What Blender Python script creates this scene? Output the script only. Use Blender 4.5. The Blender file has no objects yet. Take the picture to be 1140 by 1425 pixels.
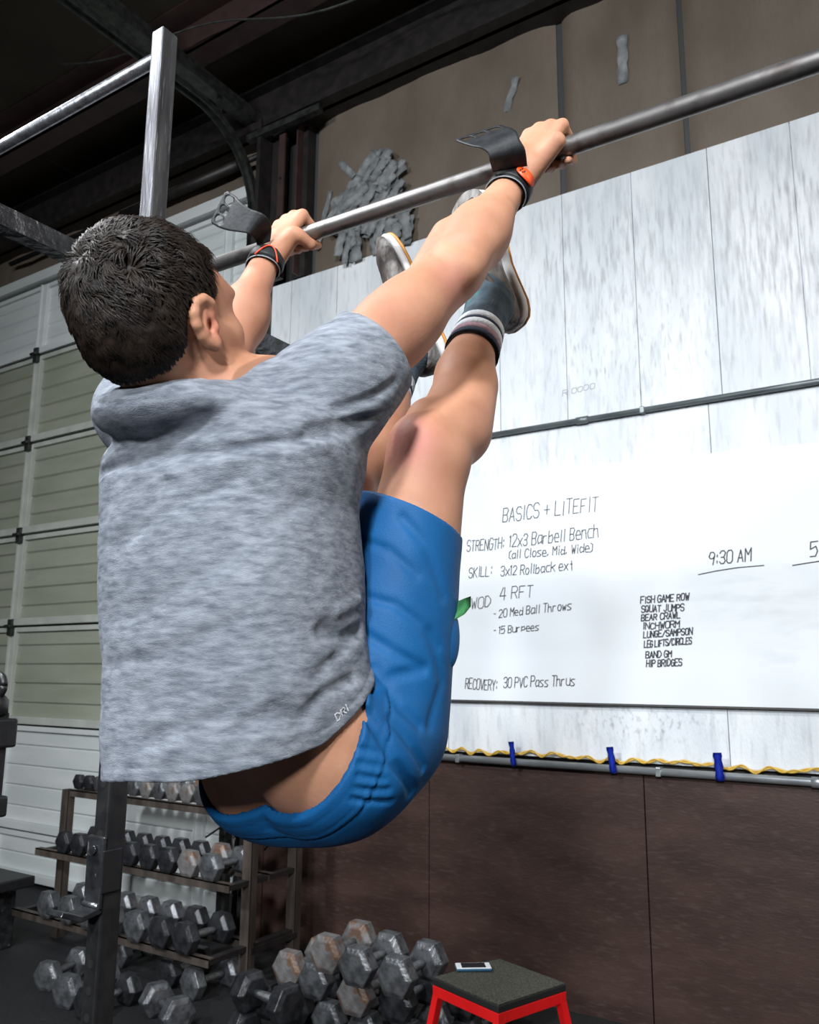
import bpy, bmesh, math, random
import numpy as np
from mathutils import Vector, Matrix, noise as mnoise
random.seed(7); rng = np.random.default_rng(5)
S = bpy.context.scene
COL = S.collection

# ---------------------------------------------------------------- camera
cam_d = bpy.data.cameras.new('camera'); cam = bpy.data.objects.new('camera', cam_d); COL.objects.link(cam)
RW = ((0.83710514, -0.09739616, -0.53830194), (0.54700106, 0.16107205, 0.82148989), (0.00669544, -0.98212514, 0.18811004))
cam.matrix_world = Matrix(((RW[0][0], -RW[0][1], -RW[0][2], 0.0), (RW[1][0], -RW[1][1], -RW[1][2], 0.0), (RW[2][0], -RW[2][1], -RW[2][2], 1.6), (0, 0, 0, 1)))
cam_d.sensor_fit = 'VERTICAL'; cam_d.sensor_height = 36; cam_d.sensor_width = 28.8; cam_d.lens = 1180 / 1425 * 36
cam_d.clip_start = 0.05
cam_d.dof.use_dof = True; cam_d.dof.focus_distance = 1.45; cam_d.dof.aperture_fstop = 11
S.camera = cam
# ---------------------------------------------------------------- world and lamps
W = bpy.data.worlds.new('world'); S.world = W; W.use_nodes = True
W.node_tree.nodes['Background'].inputs[0].default_value = (0.60, 0.72, 0.90, 1)
W.node_tree.nodes['Background'].inputs[1].default_value = 0.008
def area(name, loc, target, size, power, col=(1, 1, 1), sy=None, spread=180):
    d = bpy.data.lights.new(name, 'AREA'); d.energy = power; d.color = col
    d.shape = 'RECTANGLE'; d.size = size; d.size_y = sy or size; d.spread = math.radians(spread)
    o = bpy.data.objects.new(name, d); COL.objects.link(o); o.location = loc
    o.rotation_euler = (Vector(target) - Vector(loc)).to_track_quat('-Z', 'Y').to_euler()
    return o
area('lamp_key', (0.9, -2.4, 4.5), (-2.0, 4.2, 1.2), 0.45, 85, (0.93, 0.97, 1.0), None, 105)
area('lamp_left', (-3.4, -2.2, 4.6), (-3.6, 4.2, 1.2), 0.45, 82, (0.93, 0.97, 1.0), None, 105)
area('lamp_far', (1.5, -5.6, 3.7), (-2.0, 4.2, 1.5), 0.6, 125, (0.93, 0.97, 1.0), None, 105)
area('lamp_overhead', (-2.7, 0.2, 5.0), (-1.4, 1.7, 1.2), 0.4, 62, (0.95, 0.97, 1.0), None, 120)
area('lamp_side', (2.2, 1.6, 3.6), (-0.7, 1.2, 1.9), 0.6, 40, (1.0, 0.90, 0.80))
S.view_settings.view_transform = 'Standard'; S.view_settings.look = 'None'; S.view_settings.gamma = 1
S.view_settings.use_curve_mapping = False; S.view_settings.exposure = 0.0

# ---------------------------------------------------------------- helpers
def tag(o, label=None, cat=None, group=None, kind=None):
    if label: o['label'] = label
    if cat: o['category'] = cat
    if group: o['group'] = group
    if kind: o['kind'] = kind
    return o
def empty(name, loc=(0, 0, 0), label=None, cat=None, group=None, rz=0):
    o = bpy.data.objects.new(name, None); COL.objects.link(o); o.location = loc; o.rotation_euler = (0, 0, rz)
    o.empty_display_size = 0.05
    return tag(o, label, cat, group)
def link(name, me, mat=None, parent=None, smooth=False):
    if isinstance(me, bmesh.types.BMesh):
        b = me; me = bpy.data.meshes.new(name); b.normal_update(); b.to_mesh(me); b.free()
    o = bpy.data.objects.new(name, me); COL.objects.link(o)
    if mat is not None: me.materials.append(mat)
    if parent is not None: o.parent = parent
    if smooth:
        for p in me.polygons: p.use_smooth = True
    return o
def copy_tree(o, parent=None):
    c = o.copy(); COL.objects.link(c); c.parent = parent
    for ch in o.children: copy_tree(ch, c)
    return c
def box(b, x0, x1, y0, y1, z0, z1, bev=0.0):
    r = bmesh.ops.create_cube(b, size=1)
    vs = r['verts']
    for v in vs:
        v.co = Vector((x0 + (v.co.x + .5) * (x1 - x0), y0 + (v.co.y + .5) * (y1 - y0), z0 + (v.co.z + .5) * (z1 - z0)))
    if bev > 0:
        es = list({e for v in vs for e in v.link_edges})
        bmesh.ops.bevel(b, geom=es, offset=bev, segments=2, profile=0.5, affect='EDGES')
def boxo(name, x0, x1, y0, y1, z0, z1, mat, parent=None, bev=0.0):
    b = bmesh.new(); box(b, x0, x1, y0, y1, z0, z1, bev); return link(name, b, mat, parent)
def tube(b, pts, r, n=10, cap=True):
    pts = [Vector(p) for p in pts]; rings = []
    rr = r if hasattr(r, '__len__') else [r] * len(pts)
    t0 = (pts[1] - pts[0]).normalized(); nrm = t0.orthogonal().normalized()
    for i, p in enumerate(pts):
        t = ((pts[min(i + 1, len(pts) - 1)] - pts[max(i - 1, 0)])).normalized()
        nrm = (nrm - t * nrm.dot(t)).normalized(); bi = t.cross(nrm)
        rings.append([b.verts.new(p + (nrm * math.cos(2 * math.pi * k / n) + bi * math.sin(2 * math.pi * k / n)) * rr[i]) for k in range(n)])
    for i in range(len(rings) - 1):
        for k in range(n):
            f = b.faces.new((rings[i][k], rings[i][(k + 1) % n], rings[i + 1][(k + 1) % n], rings[i + 1][k])); f.smooth = n > 6
    if cap:
        b.faces.new(rings[0][::-1]); b.faces.new(rings[-1])
def tubeo(name, pts, r, mat, parent=None, n=16):
    b = bmesh.new(); tube(b, pts, r, n); return link(name, b, mat, parent)
def beam(b, p0, p1, w, h):
    """rectangular bar from p0 to p1, width w sideways and h upright"""
    p0, p1 = Vector(p0), Vector(p1); t = (p1 - p0).normalized(); up = Vector((0, 0, 1))
    if abs(t.dot(up)) > .95: up = Vector((0, 1, 0))
    s = t.cross(up).normalized(); u = s.cross(t)
    v = [b.verts.new(p + s * a * w / 2 + u * c * h / 2) for p in (p0, p1) for a, c in ((-1, -1), (1, -1), (1, 1), (-1, 1))]
    for q in ((0, 1, 2, 3), (7, 6, 5, 4), (0, 4, 5, 1), (1, 5, 6, 2), (2, 6, 7, 3), (3, 7, 4, 0)):
        b.faces.new([v[i] for i in q])
    bmesh.ops.recalc_face_normals(b, faces=b.faces[:])

# ---------------------------------------------------------------- materials
def mat(name, c1, c2=None, rough=0.6, metal=0.0, scale=8.0, stretch=(1, 1, 1), bump=0.0, bscale=None, detail=6, lo=.35, hi=.65, spec=.5, extra=None, sss=0):
    m = bpy.data.materials.new(name); m.use_nodes = True; nt = m.node_tree; N = nt.nodes; Lk = nt.links
    p = N['Principled BSDF']; p.inputs['Roughness'].default_value = rough; p.inputs['Metallic'].default_value = metal
    p.inputs['Specular IOR Level'].default_value = spec
    tc = N.new('ShaderNodeTexCoord'); mp = N.new('ShaderNodeMapping'); mp.inputs['Scale'].default_value = stretch
    Lk.new(tc.outputs['Object'], mp.inputs[0])
    c2 = c2 or c1
    nz = N.new('ShaderNodeTexNoise'); nz.inputs['Scale'].default_value = scale; nz.inputs['Detail'].default_value = detail
    Lk.new(mp.outputs[0], nz.inputs['Vector'])
    rp = N.new('ShaderNodeValToRGB'); rp.color_ramp.elements[0].position = lo; rp.color_ramp.elements[1].position = hi
    rp.color_ramp.elements[0].color = (*c1, 1); rp.color_ramp.elements[1].color = (*c2, 1)
    Lk.new(nz.outputs[0], rp.inputs[0])
    out = rp.outputs[0]
    m['_tmp'] = 0
    if extra: out = extra(nt, tc, out)
    Lk.new(out, p.inputs['Base Color'])
    if bump:
        nb = N.new('ShaderNodeTexNoise'); nb.inputs['Scale'].default_value = bscale or scale * 3; nb.inputs['Detail'].default_value = 5
        Lk.new(mp.outputs[0], nb.inputs['Vector'])
        bp = N.new('ShaderNodeBump'); bp.inputs['Strength'].default_value = min(1, bump); bp.inputs['Distance'].default_value = 0.01
        Lk.new(nb.outputs[0], bp.inputs['Height']); Lk.new(bp.outputs[0], p.inputs['Normal'])
    if sss:
        p.inputs['Subsurface Weight'].default_value = sss; p.inputs['Subsurface Radius'].default_value = (1.0, .35, .2); p.inputs['Subsurface Scale'].default_value = .006
    del m['_tmp']
    return m
def overlay(col, scale, stretch, lo, hi, amt=1.0, box_=None, detail=8, seed=0.0):
    """patches of another colour laid over the base where a noise passes a threshold, optionally inside a soft box"""
    def f(nt, tc, out):
        N, Lk = nt.nodes, nt.links
        mp = N.new('ShaderNodeMapping'); mp.inputs['Scale'].default_value = stretch; mp.inputs['Location'].default_value = (seed, seed, seed)
        Lk.new(tc.outputs['Object'], mp.inputs[0])
        nz = N.new('ShaderNodeTexNoise'); nz.inputs['Scale'].default_value = scale; nz.inputs['Detail'].default_value = detail
        Lk.new(mp.outputs[0], nz.inputs['Vector'])
        mr = N.new('ShaderNodeMapRange'); mr.inputs[1].default_value = lo; mr.inputs[2].default_value = hi; mr.inputs[4].default_value = amt
        Lk.new(nz.outputs[0], mr.inputs[0]); fac = mr.outputs[0]
        if box_:
            cx, cz, rx, rz = box_
            sp = N.new('ShaderNodeVectorMath'); sp.operation = 'SUBTRACT'; sp.inputs[1].default_value = (cx, 0, cz); Lk.new(tc.outputs['Object'], sp.inputs[0])
            ml = N.new('ShaderNodeVectorMath'); ml.operation = 'MULTIPLY'; ml.inputs[1].default_value = (1 / rx, 0, 1 / rz); Lk.new(sp.outputs[0], ml.inputs[0])
            ln = N.new('ShaderNodeVectorMath'); ln.operation = 'LENGTH'; Lk.new(ml.outputs[0], ln.inputs[0])
            m2 = N.new('ShaderNodeMapRange'); m2.inputs[1].default_value = 1.0; m2.inputs[2].default_value = .35
            Lk.new(ln.outputs['Value'], m2.inputs[0])
            mu = N.new('ShaderNodeMath'); mu.operation = 'MULTIPLY'; Lk.new(fac, mu.inputs[0]); Lk.new(m2.outputs[0], mu.inputs[1]); fac = mu.outputs[0]
        mx = N.new('ShaderNodeMix'); mx.data_type = 'RGBA'; mx.inputs['B'].default_value = (*col, 1)
        Lk.new(fac, mx.inputs['Factor']); Lk.new(out, mx.inputs['A']); return mx.outputs['Result']
    return f
def chain(*fs):
    def f(nt, tc, out):
        for g in fs: out = g(nt, tc, out)
        return out
    return f
M = {}
M['plywood'] = mat('brown_plywood', (.030, .016, .0125), (.052, .029, .0235), rough=.42, scale=2.2, stretch=(1, 1, 3), bump=.12, bscale=40,
                   extra=chain(overlay((.085, .06, .05), 26, (.6, 1, 3), .52, .72, .35), overlay((.07, .025, .012), 4, (1, 1, 5), .55, .75, .5, (-2.0, 1.1, 2.2, .16)), overlay((.22, .17, .14), 55, (1, 1, .7), .78, .82, .8)))
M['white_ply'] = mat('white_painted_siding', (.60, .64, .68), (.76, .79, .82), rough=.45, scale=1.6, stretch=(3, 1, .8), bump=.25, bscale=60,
                     extra=chain(overlay((.30, .32, .34), 9, (4, 1, .7), .52, .80, .5), overlay((.18, .19, .21), 11, (5, 1, .6), .44, .74, .6, (-.55, 3.7, .62, .75)), overlay((.22, .23, .25), 12, (5, 1, .6), .48, .74, .6, (-1.5, 3.9, .9, .5)), overlay((.13, .14, .15), 14, (5, 1, .9), .55, .8, .6, (-1.35, 3.35, .75, .55)),  # darker vertical streaks, some kept inside soft boxes on the upper boards
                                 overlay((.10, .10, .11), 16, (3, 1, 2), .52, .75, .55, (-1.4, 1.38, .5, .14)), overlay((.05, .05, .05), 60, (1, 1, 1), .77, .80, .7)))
M['board'] = mat('whiteboard_face', (.68, .72, .76), (.75, .78, .81), rough=.3, scale=1.2,
                 extra=chain(overlay((.50, .53, .55), 5, (1, 1, 3.2), .45, .75, .55, (-.85, 1.95, .42, .22)), overlay((.45, .48, .50), 7, (1, 1, 2), .5, .8, .4, (-.62, 1.75, .3, .3))))
M['edge_dark'] = mat('dark_edge', (.05, .05, .05), rough=.6)
M['ink'] = mat('marker_ink', (.012, .012, .014), rough=.5)
M['ink_faint'] = mat('faint_marker_ink', (.28, .29, .31), rough=.5)
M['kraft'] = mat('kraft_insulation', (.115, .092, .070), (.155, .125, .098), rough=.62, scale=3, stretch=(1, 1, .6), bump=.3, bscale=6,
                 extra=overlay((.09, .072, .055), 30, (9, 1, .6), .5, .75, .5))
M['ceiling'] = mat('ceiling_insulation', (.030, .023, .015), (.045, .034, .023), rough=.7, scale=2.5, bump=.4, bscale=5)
M['seam'] = mat('dark_seam_tape', (.035, .027, .02), rough=.7)  # dark brown strip along the seams of the ceiling insulation
M['steel_dark'] = mat('dark_painted_steel', (.010, .009, .009), (.022, .018, .017), rough=.5, scale=12)
M['steel_red'] = mat('red_primed_steel', (.030, .015, .014), (.045, .023, .021), rough=.6, scale=9)
M['track'] = mat('galvanised_track', (.03, .032, .031), (.07, .074, .07), rough=.42, metal=.6, scale=20)
M['raw_steel'] = mat('raw_steel_tube', (.12, .12, .13), (.26, .27, .29), rough=.36, metal=.85, scale=30, stretch=(1, 1, .15), bump=.15, bscale=60,
                     extra=overlay((.75, .77, .8), 24, (14, 14, .5), .60, .72, .7))
M['bar'] = mat('bare_steel_pullup_bar', (.15, .14, .137), (.24, .23, .225), rough=.42, metal=.8, scale=40, stretch=(.3, 1, 1), extra=overlay((.05, .035, .03), 30, (1, 1, 1), .55, .7, .5))
M['black'] = mat('black_powder_coat', (.009, .009, .010), (.017, .017, .018), rough=.42, scale=30)
M['black_steel'] = mat('worn_black_steel', (.035, .037, .042), (.10, .105, .115), rough=.25, metal=.7, scale=22, bump=.4, bscale=30, extra=overlay((.5, .52, .56), 34, (1, 1, 1), .64, .70, .6))
M['hole'] = mat('hole_black', (.002, .002, .002), rough=.9)
M['door_cream'] = mat('cream_door_skin', (.27, .29, .225), (.33, .345, .28), rough=.5, scale=3, stretch=(.4, 1, 2), extra=overlay((.17, .18, .14), 9, (.5, 1, 4), .6, .8, .4))
M['door_white'] = mat('white_door_skin', (.56, .60, .60), (.66, .69, .69), rough=.45, scale=3, stretch=(.4, 1, 2), extra=overlay((.3, .31, .3), 9, (.5, 1, 4), .62, .8, .4))
M['door_rail'] = mat('pale_door_rail', (.40, .42, .385), (.50, .52, .48), rough=.45, scale=5)
M['conduit'] = mat('galvanised_conduit', (.30, .33, .35), (.46, .49, .51), rough=.35, metal=.7, scale=30, stretch=(.2, 1, 1))
M['conduit_dark'] = mat('dull_conduit', (.10, .12, .125), (.20, .23, .235), rough=.42, metal=.5, scale=30, stretch=(.2, 1, 1))
M['blue_tape'] = mat('blue_painters_tape', (.006, .03, .42), (.01, .045, .55), rough=.6)
M['yellow'] = mat('yellow_cable', (.50, .30, .03), (.62, .40, .06), rough=.5, scale=30)
M['duct'] = mat('silver_duct_tape', (.30, .32, .33), (.52, .54, .55), rough=.45, scale=14, bump=.6, bscale=30)
M['dumbbell'] = mat('grey_cast_iron', (.07, .073, .08), (.17, .178, .19), rough=.33, metal=.55, scale=20, bump=.3, bscale=60, extra=chain(overlay((.05, .05, .055), 30, (1, 1, 1), .58, .66, .8), overlay((.14, .07, .03), 9, (1, 1, 1), .66, .74, .55, None, 8, 3.7)))
M['dumbbell_dark'] = mat('dark_cast_iron', (.018, .019, .022), (.05, .052, .058), rough=.35, metal=.5, scale=20, bump=.3, bscale=60)
M['dumbbell_rust'] = mat('rusty_cast_iron', (.12, .115, .115), (.20, .195, .195), rough=.45, metal=.2, scale=20, bump=.3, bscale=60, extra=overlay((.15, .07, .03), 16, (1, 1, 1), .54, .62, .75))
M['chrome'] = mat('knurled_steel_handle', (.20, .21, .22), (.32, .33, .34), rough=.35, metal=.9, scale=60, bump=.5, bscale=300)
M['rackwood'] = mat('raw_brown_steel_frame', (.05, .040, .034), (.11, .088, .075), rough=.5, metal=.3, scale=14, stretch=(1, 1, .3))
M['red'] = mat('red_powder_coat', (.62, .006, .008), (.72, .012, .012), rough=.38, scale=5)
M['grip'] = mat('rubber_grip_top', (.030, .030, .020), (.075, .073, .050), rough=.85, scale=140, bump=1, bscale=160, lo=.42, hi=.62)
M['grip_edge'] = mat('black_rubber_edge', (.008, .008, .008), rough=.7)
M['phone_white'] = mat('white_phone_face', (.75, .78, .8), rough=.25)
M['phone_glass'] = mat('phone_screen', (.01, .012, .015), rough=.08)
M['phone_case'] = mat('blue_phone_case', (.02, .09, .17), rough=.45)
M['floor'] = mat('black_rubber_floor', (.004, .004, .005), (.010, .010, .011), rough=.75, scale=50, bump=.5, bscale=120, extra=overlay((.09, .075, .06), 90, (1, 1, 1), .72, .78, .5))

# ---------------------------------------------------------------- the room
YW = 4.2
def struct(o): o['kind'] = 'structure'; return o
struct(boxo('floor', -11, 5, -7, 4.5, -.12, 0, M['floor']))
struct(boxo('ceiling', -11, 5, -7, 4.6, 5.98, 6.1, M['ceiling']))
struct(boxo('wall_left', -11.15, -11, -7, 4.5, 0, 5.98, M['kraft']))
struct(boxo('wall_right', 5, 5.15, -7, 4.5, 0, 5.98, M['kraft']))
struct(boxo('wall_front', -11, 5, -7.15, -7, 0, 5.98, M['kraft']))
wall = struct(boxo('wall_back', -11, 5, 4.27, 4.45, 0, 5.98, M['edge_dark']))
# brown plywood sheets below, painted siding sheets above, kraft faced insulation on top
xs = [-3.94, -3.828, -2.608, -1.387, -.167, 1.053, 2.273, 3.493, 4.99]
for i in range(len(xs) - 1):
    boxo('plywood_sheet', xs[i] + .003, xs[i + 1] - .003, 4.2 + .002 * (i % 2), 4.268, 0, 1.155, M['plywood'], wall)
xs = [-3.94, -3.35, -2.13, -.906, .31, 1.53, 2.75, 3.97, 4.99]
for i in range(len(xs) - 1):
    # three boards per sheet, cut by narrow grooves
    w = 1.22 / 3; x = xs[i + 1] if i else xs[1]
    b = bmesh.new(); edges = []
    x0, x1 = xs[i], xs[i + 1]; cuts = [x1 - w * k for k in range(0, 4)]
    cuts = sorted([c for c in cuts if c > x0 + .02] + [x0])
    for c0, c1 in zip(cuts[:-1], cuts[1:]):
        box(b, c0 + .0022, c1 - .0022, 4.2, 4.25, 2.955, 4.322)
    box(b, x0 + .002, x1 - .002, 4.212, 4.268, 2.955, 4.318)
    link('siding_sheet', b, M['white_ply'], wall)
for x0, x1 in ((-3.94, -2.483), (-2.479, -.978), (-.974, -.906), (-.906, .52), (.524, 2.0), (2.004, 4.99)):
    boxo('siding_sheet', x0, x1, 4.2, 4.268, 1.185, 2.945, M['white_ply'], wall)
def batt(x0, x1, z0, z1, nm='insulation_batt', m=None):
    nx, nz = 26, 12; b = bmesh.new(); g = []
    for i in range(nx + 1):
        row = []
        for j in range(nz + 1):
            u, v = i / nx, j / nz; e = min(1, 9 * min(u, 1 - u)) ** .6
            x, z = x0 + u * (x1 - x0), z0 + v * (z1 - z0)
            n = mnoise.noise(Vector((x * 2.1, 3.3, z * 1.3))) * .028 + mnoise.noise(Vector((x * 7, 1.3, z * 1.1))) * .010
            row.append(b.verts.new((x, 4.262 - .045 * e - n * e, z)))
        g.append(row)
    for i in range(nx):
        for j in range(nz):
            f = b.faces.new((g[i][j], g[i + 1][j], g[i + 1][j + 1], g[i][j + 1])); f.smooth = True
    return link(nm, b, m or M['kraft'], wall)
for x0, x1 in ((-3.60, -1.75), (-1.71, -1.03), (-1.0, .1), (.13, 1.4), (1.43, 3.2)): batt(x0, x1, 4.325, 5.62)
for x0, x1 in ((-6.2, -4.10), (-8.6, -6.22), (-11, -8.62)): batt(x0, x1, 5.19, 5.62)
# eave beam, roof purlins
b = bmesh.new(); box(b, -11, 5, 4.02, 4.26, 5.50, 5.56); box(b, -11, 5, 4.10, 4.13, 5.50, 5.86); box(b, -11, 5, 4.02, 4.26, 5.84, 5.86)
struct(link('trim_1', b, M['steel_dark']))
for k, (y, m) in enumerate(((3.42, 'steel_red'), (2.2, 'steel_red'), (.9, 'steel_dark'), (-.5, 'steel_dark'))):
    b = bmesh.new(); box(b, -11, 5, y, y + .012, 5.76, 5.98); box(b, -11, 5, y, y + .16, 5.76, 5.772); box(b, -11, 5, y - .16, y, 5.968, 5.98)
    struct(link('trim_%d' % (k + 2), b, M[m]))
ceil = bpy.data.objects['ceiling']
for x in (-8.2, -6.3, -4.6, -2.6, -1.0, .8):
    tubeo('insulation_seam', [(x, y, 5.978 + .004 * math.sin(y * 3)) for y in np.linspace(-3, 4.2, 24)], .012, M['seam'], ceil, 6)
# loose wire under the roof
b = bmesh.new(); tube(b, [(-4.9 + .13 * k, 3.0 + .035 * k, 5.74 - .05 * math.sin(k * .55) - .004 * k) for k in range(24)], .007, 6)
tag(link('loose_wire', b, M['track']), 'thin grey wire sagging below the dark roof beam', 'wire')
# steel column between the door and the white wall
col = struct(empty('trim_6'))
boxo('column_flange', -3.96, -3.925, 4.0, 4.2, 4.33, 5.55, M['steel_dark'], col); boxo('column_web', -3.925, -3.80, 4.13, 4.16, 4.33, 5.55, M['steel_dark'], col)
boxo('column_angle', -3.80, -3.745, 4.06, 4.075, 4.33, 5.40, M['steel_red'], col); boxo('column_angle', -3.745, -3.63, 4.18, 4.26, 4.33, 5.50, M['steel_dark'], col)
boxo('column_angle', -3.69, -3.675, 4.12, 4.18, 4.33, 5.50, M['steel_red'], col)
for z in (4.45, 4.75, 5.05): tubeo('bolt', [(-3.772, 4.06, z), (-3.772, 4.048, z)], .008, M['steel_dark'], col, 8)
b = bmesh.new(); beam(b, (-4.05, 4.0, 5.42), (-3.42, 4.06, 5.47), .05, .05); tag(link('steel_bracket', b, M['track']), 'short grey angle bracket at the top of the steel column', 'bracket')

# ---------------------------------------------------------------- sectional garage door
door = struct(empty('door_1', (-6.5, 4.2, 0)))
def dpart(name, b, m):
    o = link(name, b, m, door); o.matrix_parent_inverse = Matrix.Translation((6.5, -4.2, 0)); return o
XL, XR = -10.6, -4.10
Z = [0.02, .38, 1.18, 1.972, 2.752, 3.565, 4.38, 5.07]
for i in range(7):
    z0, z1 = Z[i] + .012, Z[i + 1] - .012
    m = M['door_white'] if i in (0, 1, 6) else M['door_cream']
    b = bmesh.new(); n = 5 if i else 2; zz = np.linspace(z0, z1, n + 1)
    prof = []
    for k in range(n):                       # shallow rib, then a step
        prof += [(zz[k] + .004, 4.232), (zz[k] + .018, 4.216), (zz[k + 1] - .004, 4.222)]
    vs = [(b.verts.new((XL, y, z)), b.verts.new((XR, y, z))) for z, y in prof]
    for a, c in zip(vs[:-1], vs[1:]): b.faces.new((a[0], a[1], c[1], c[0]))
    dpart('door_panel', b, m)
    b = bmesh.new(); box(b, XL, XR, 4.17, 4.235, z0 - .004, z0 + .055, .004); box(b, XL, XR, 4.19, 4.235, z1 - .035, z1 + .004, .004)
    dpart('door_rail', b, M['door_white'] if i in (1, 6, 0) else M['door_rail'])
    for x in (-9.1, -6.72, -4.4):
        b = bmesh.new(); box(b, x - .042, x + .042, 4.185, 4.235, z0, z1, .003); box(b, x - .036, x - .024, 4.172, 4.19, z0, z1); dpart('door_stile', b, M['door_white'] if i in (1, 6, 0) else M['door_rail'])
    if i:
        for x in (-9.1, -6.72, -4.4):
            b = bmesh.new(); box(b, x - .03, x + .03, 4.150, 4.185, Z[i] - .075, Z[i] + .06, .004); tube(b, [(x - .045, 4.142, Z[i]), (x + .045, 4.142, Z[i])], .016, 8)
            dpart('door_hinge', b, M['track'])
b = bmesh.new(); box(b, XL, XR + .05, 4.14, 4.24, 5.085, 5.18, .004); dpart('door_header', b, M['door_white'])
b = bmesh.new(); box(b, XL, XR, 4.236, 4.24, 0, 5.08); dpart('door_backing', b, M['edge_dark'])
# door track: vertical, curve, then horizontal towards the viewer
def channel(pts, w, t, name, m, parent=None):
    b = bmesh.new(); pts = [Vector(p) for p in pts]; rings = []
    for i, p in enumerate(pts):
        tg = (pts[min(i + 1, len(pts) - 1)] - pts[max(i - 1, 0)]).normalized(); s = Vector((1, 0, 0)); nn = s.cross(tg)
        pr = [(-w, 0), (w, 0), (w, t * 5), (w - t, t * 5), (w - t, t), (-w + t, t), (-w + t, t * 5), (-w, t * 5)]
        rings.append([b.verts.new(p + s * a + nn * c) for a, c in pr])
    for r0, r1 in zip(rings[:-1], rings[1:]):
        for k in range(8):
            b.faces.new((r0[k], r0[(k + 1) % 8], r1[(k + 1) % 8], r1[k]))
    b.faces.new(rings[0][::-1]); b.faces.new(rings[-1]); bmesh.ops.recalc_face_normals(b, faces=b.faces[:])
    return link(name, b, m, parent)
tr = empty('door_track', (0, 0, 0), 'curved galvanised garage door track bending up under the roof', 'track')
R_ = .62
pts = [(-4.04, 4.10, z) for z in np.linspace(.02, 4.83, 8)] + [(-4.04, 4.10 - R_ + R_ * math.cos(a), 4.85 + R_ * math.sin(a)) for a in np.linspace(.08, math.pi / 2, 14)] + [(-4.04, y, 5.47) for y in np.linspace(3.3, -1.5, 6)]
channel(pts, .035, .009, 'track_rail', M['track'], tr)
b = bmesh.new(); beam(b, (-4.06, 4.16, 5.62), (-4.06, -1.6, 5.62), .10, .10); link('hanger_rail', b, M['track'], tr)
for y in (3.7, 2.6, 1.2, -.4):
    boxo('hanger_strap', -4.075, -4.045, y, y + .03, 5.47, 5.62, M['track'], tr)
b = bmesh.new(); tube(b, [(-4.04, 4.12, 5.36), (-7.2, 4.12, 5.36)], .022, 10); tube(b, [(-4.25, 4.12, 5.36), (-5.6, 4.12, 5.36)], .04, 12)
link('torsion_spring', b, M['steel_dark'], tr)
boxo('roller_bracket', -4.14, -4.10, 4.10, 4.17, 5.0, 5.13, M['door_white'], tr, .008)

# ---------------------------------------------------------------- pipes, cord and tape on the white wall
def pipe(name, z, y, r, x0, x1, m, label, couplings=()):
    t = empty(name, (0, 0, 0), label, 'pipe')
    tubeo('pipe', [(x0, y, z), (x1, y, z)], r, m, t, 14)
    for x in couplings: tubeo('coupling', [(x - .035, y, z), (x - .033, y, z), (x + .033, y, z), (x + .035, y, z)], [r, r * 1.3, r * 1.3, r], m, t, 14)
    for x in np.arange(x0 + .4, x1, 1.1): boxo('pipe_strap', x - .012, x + .012, y - r * 1.12, 4.2, z - r * 1.15, z + r * 1.15, m, t, .003)
pipe('conduit_pipe', 2.95, 4.178, .0155, -3.9, 4.9, M['conduit_dark'], 'dull grey conduit running across the white wall above the whiteboard', (-1.63,))
pipe('conduit_pipe', 1.152, 4.170, .0185, -3.9, 4.9, M['conduit'], 'silver conduit along the top edge of the brown plywood', (-.6,))
b = bmesh.new(); pts = []
for x in np.arange(-3.8, 2.0, .012):
    pts.append((x, 4.182 + .004 * math.sin(x * 31), 1.196 + .008 * math.sin(x * 47 + 1.5 * math.sin(x * 5)) + .006 * math.sin(x * 9)))
tube(b, pts, .0055, 6); tube(b, [(p[0], p[1] - .004, p[2] + .009 * math.sin(p[0] * 60)) for p in pts[:300]], .004, 6)
tag(link('yellow_cable', b, M['yellow']), 'yellow twisted cable lying along the silver conduit under the whiteboard', 'cable')
def strip(name, x, y, z, w, h, tilt, m, label=None, cat=None, group=None, parent=None, curl=.01, sd=0):
    b = bmesh.new(); n = 8; ct, st = math.cos(tilt), math.sin(tilt); rows = []
    for i in range(n + 1):
        v = i / n - .5; cy = -.0025 - curl * (math.sin(i * 1.3 + sd) * .5 + .5)
        row = []
        for s in (-.5, 0, .5):
            px = s * w * (1 + .15 * math.sin(i * 2.1 + sd)); pz = v * h
            row.append((px * ct - pz * st + x, y + cy - .003 * (s == 0), px * st + pz * ct + z))
        rows.append([b.verts.new(p) for p in row])
    for r0, r1 in zip(rows[:-1], rows[1:]):
        for k in range(2): b.faces.new((r0[k], r0[k + 1], r1[k + 1], r1[k]))
    r = bmesh.ops.solidify(b, geom=b.faces[:], thickness=.0012)
    o = link(name, b, m, parent, True)
    return tag(o, label, cat, group)
for x, w, t in ((-2.061, .030, .10), (-1.523, .034, .12), (-1.016, .038, .06)):
    wh = 'left end' if x < -2 else ('middle' if x < -1.2 else 'right')
    strip('blue_tape', x, 4.148, 1.195, w, .125, t, M['blue_tape'], {'left end': 'blue tape strip on the conduit nearest the blue shorts', 'middle': 'middle one of three blue tape strips on the conduit', 'right': 'rightmost and widest blue tape strip on the conduit'}[wh], 'tape', 'blue tape strips on the silver conduit', None, .004, x)
for (x, z, w, h, t, lb) in ((-3.30, 5.04, .05, .20, .7, 'short crumpled silver tape strip high beside the dark column'), (-3.50, 4.72, .045, .42, -.25, 'long pale tape strip hanging just right of the dark steel column'), (-2.03, 5.10, .05, .22, -.35, 'thin slanted silver tape strip above the gripping right hand'), (-1.33, 5.04, .06, .30, -.03, 'upright silver tape strip at upper right of the insulation')):
    strip('duct_tape', x, 4.225 if x < -3 else 4.212, z, w, h, t, M['duct'], lb, 'tape', 'duct tape strips on the insulation', None, .012, x)
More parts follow.
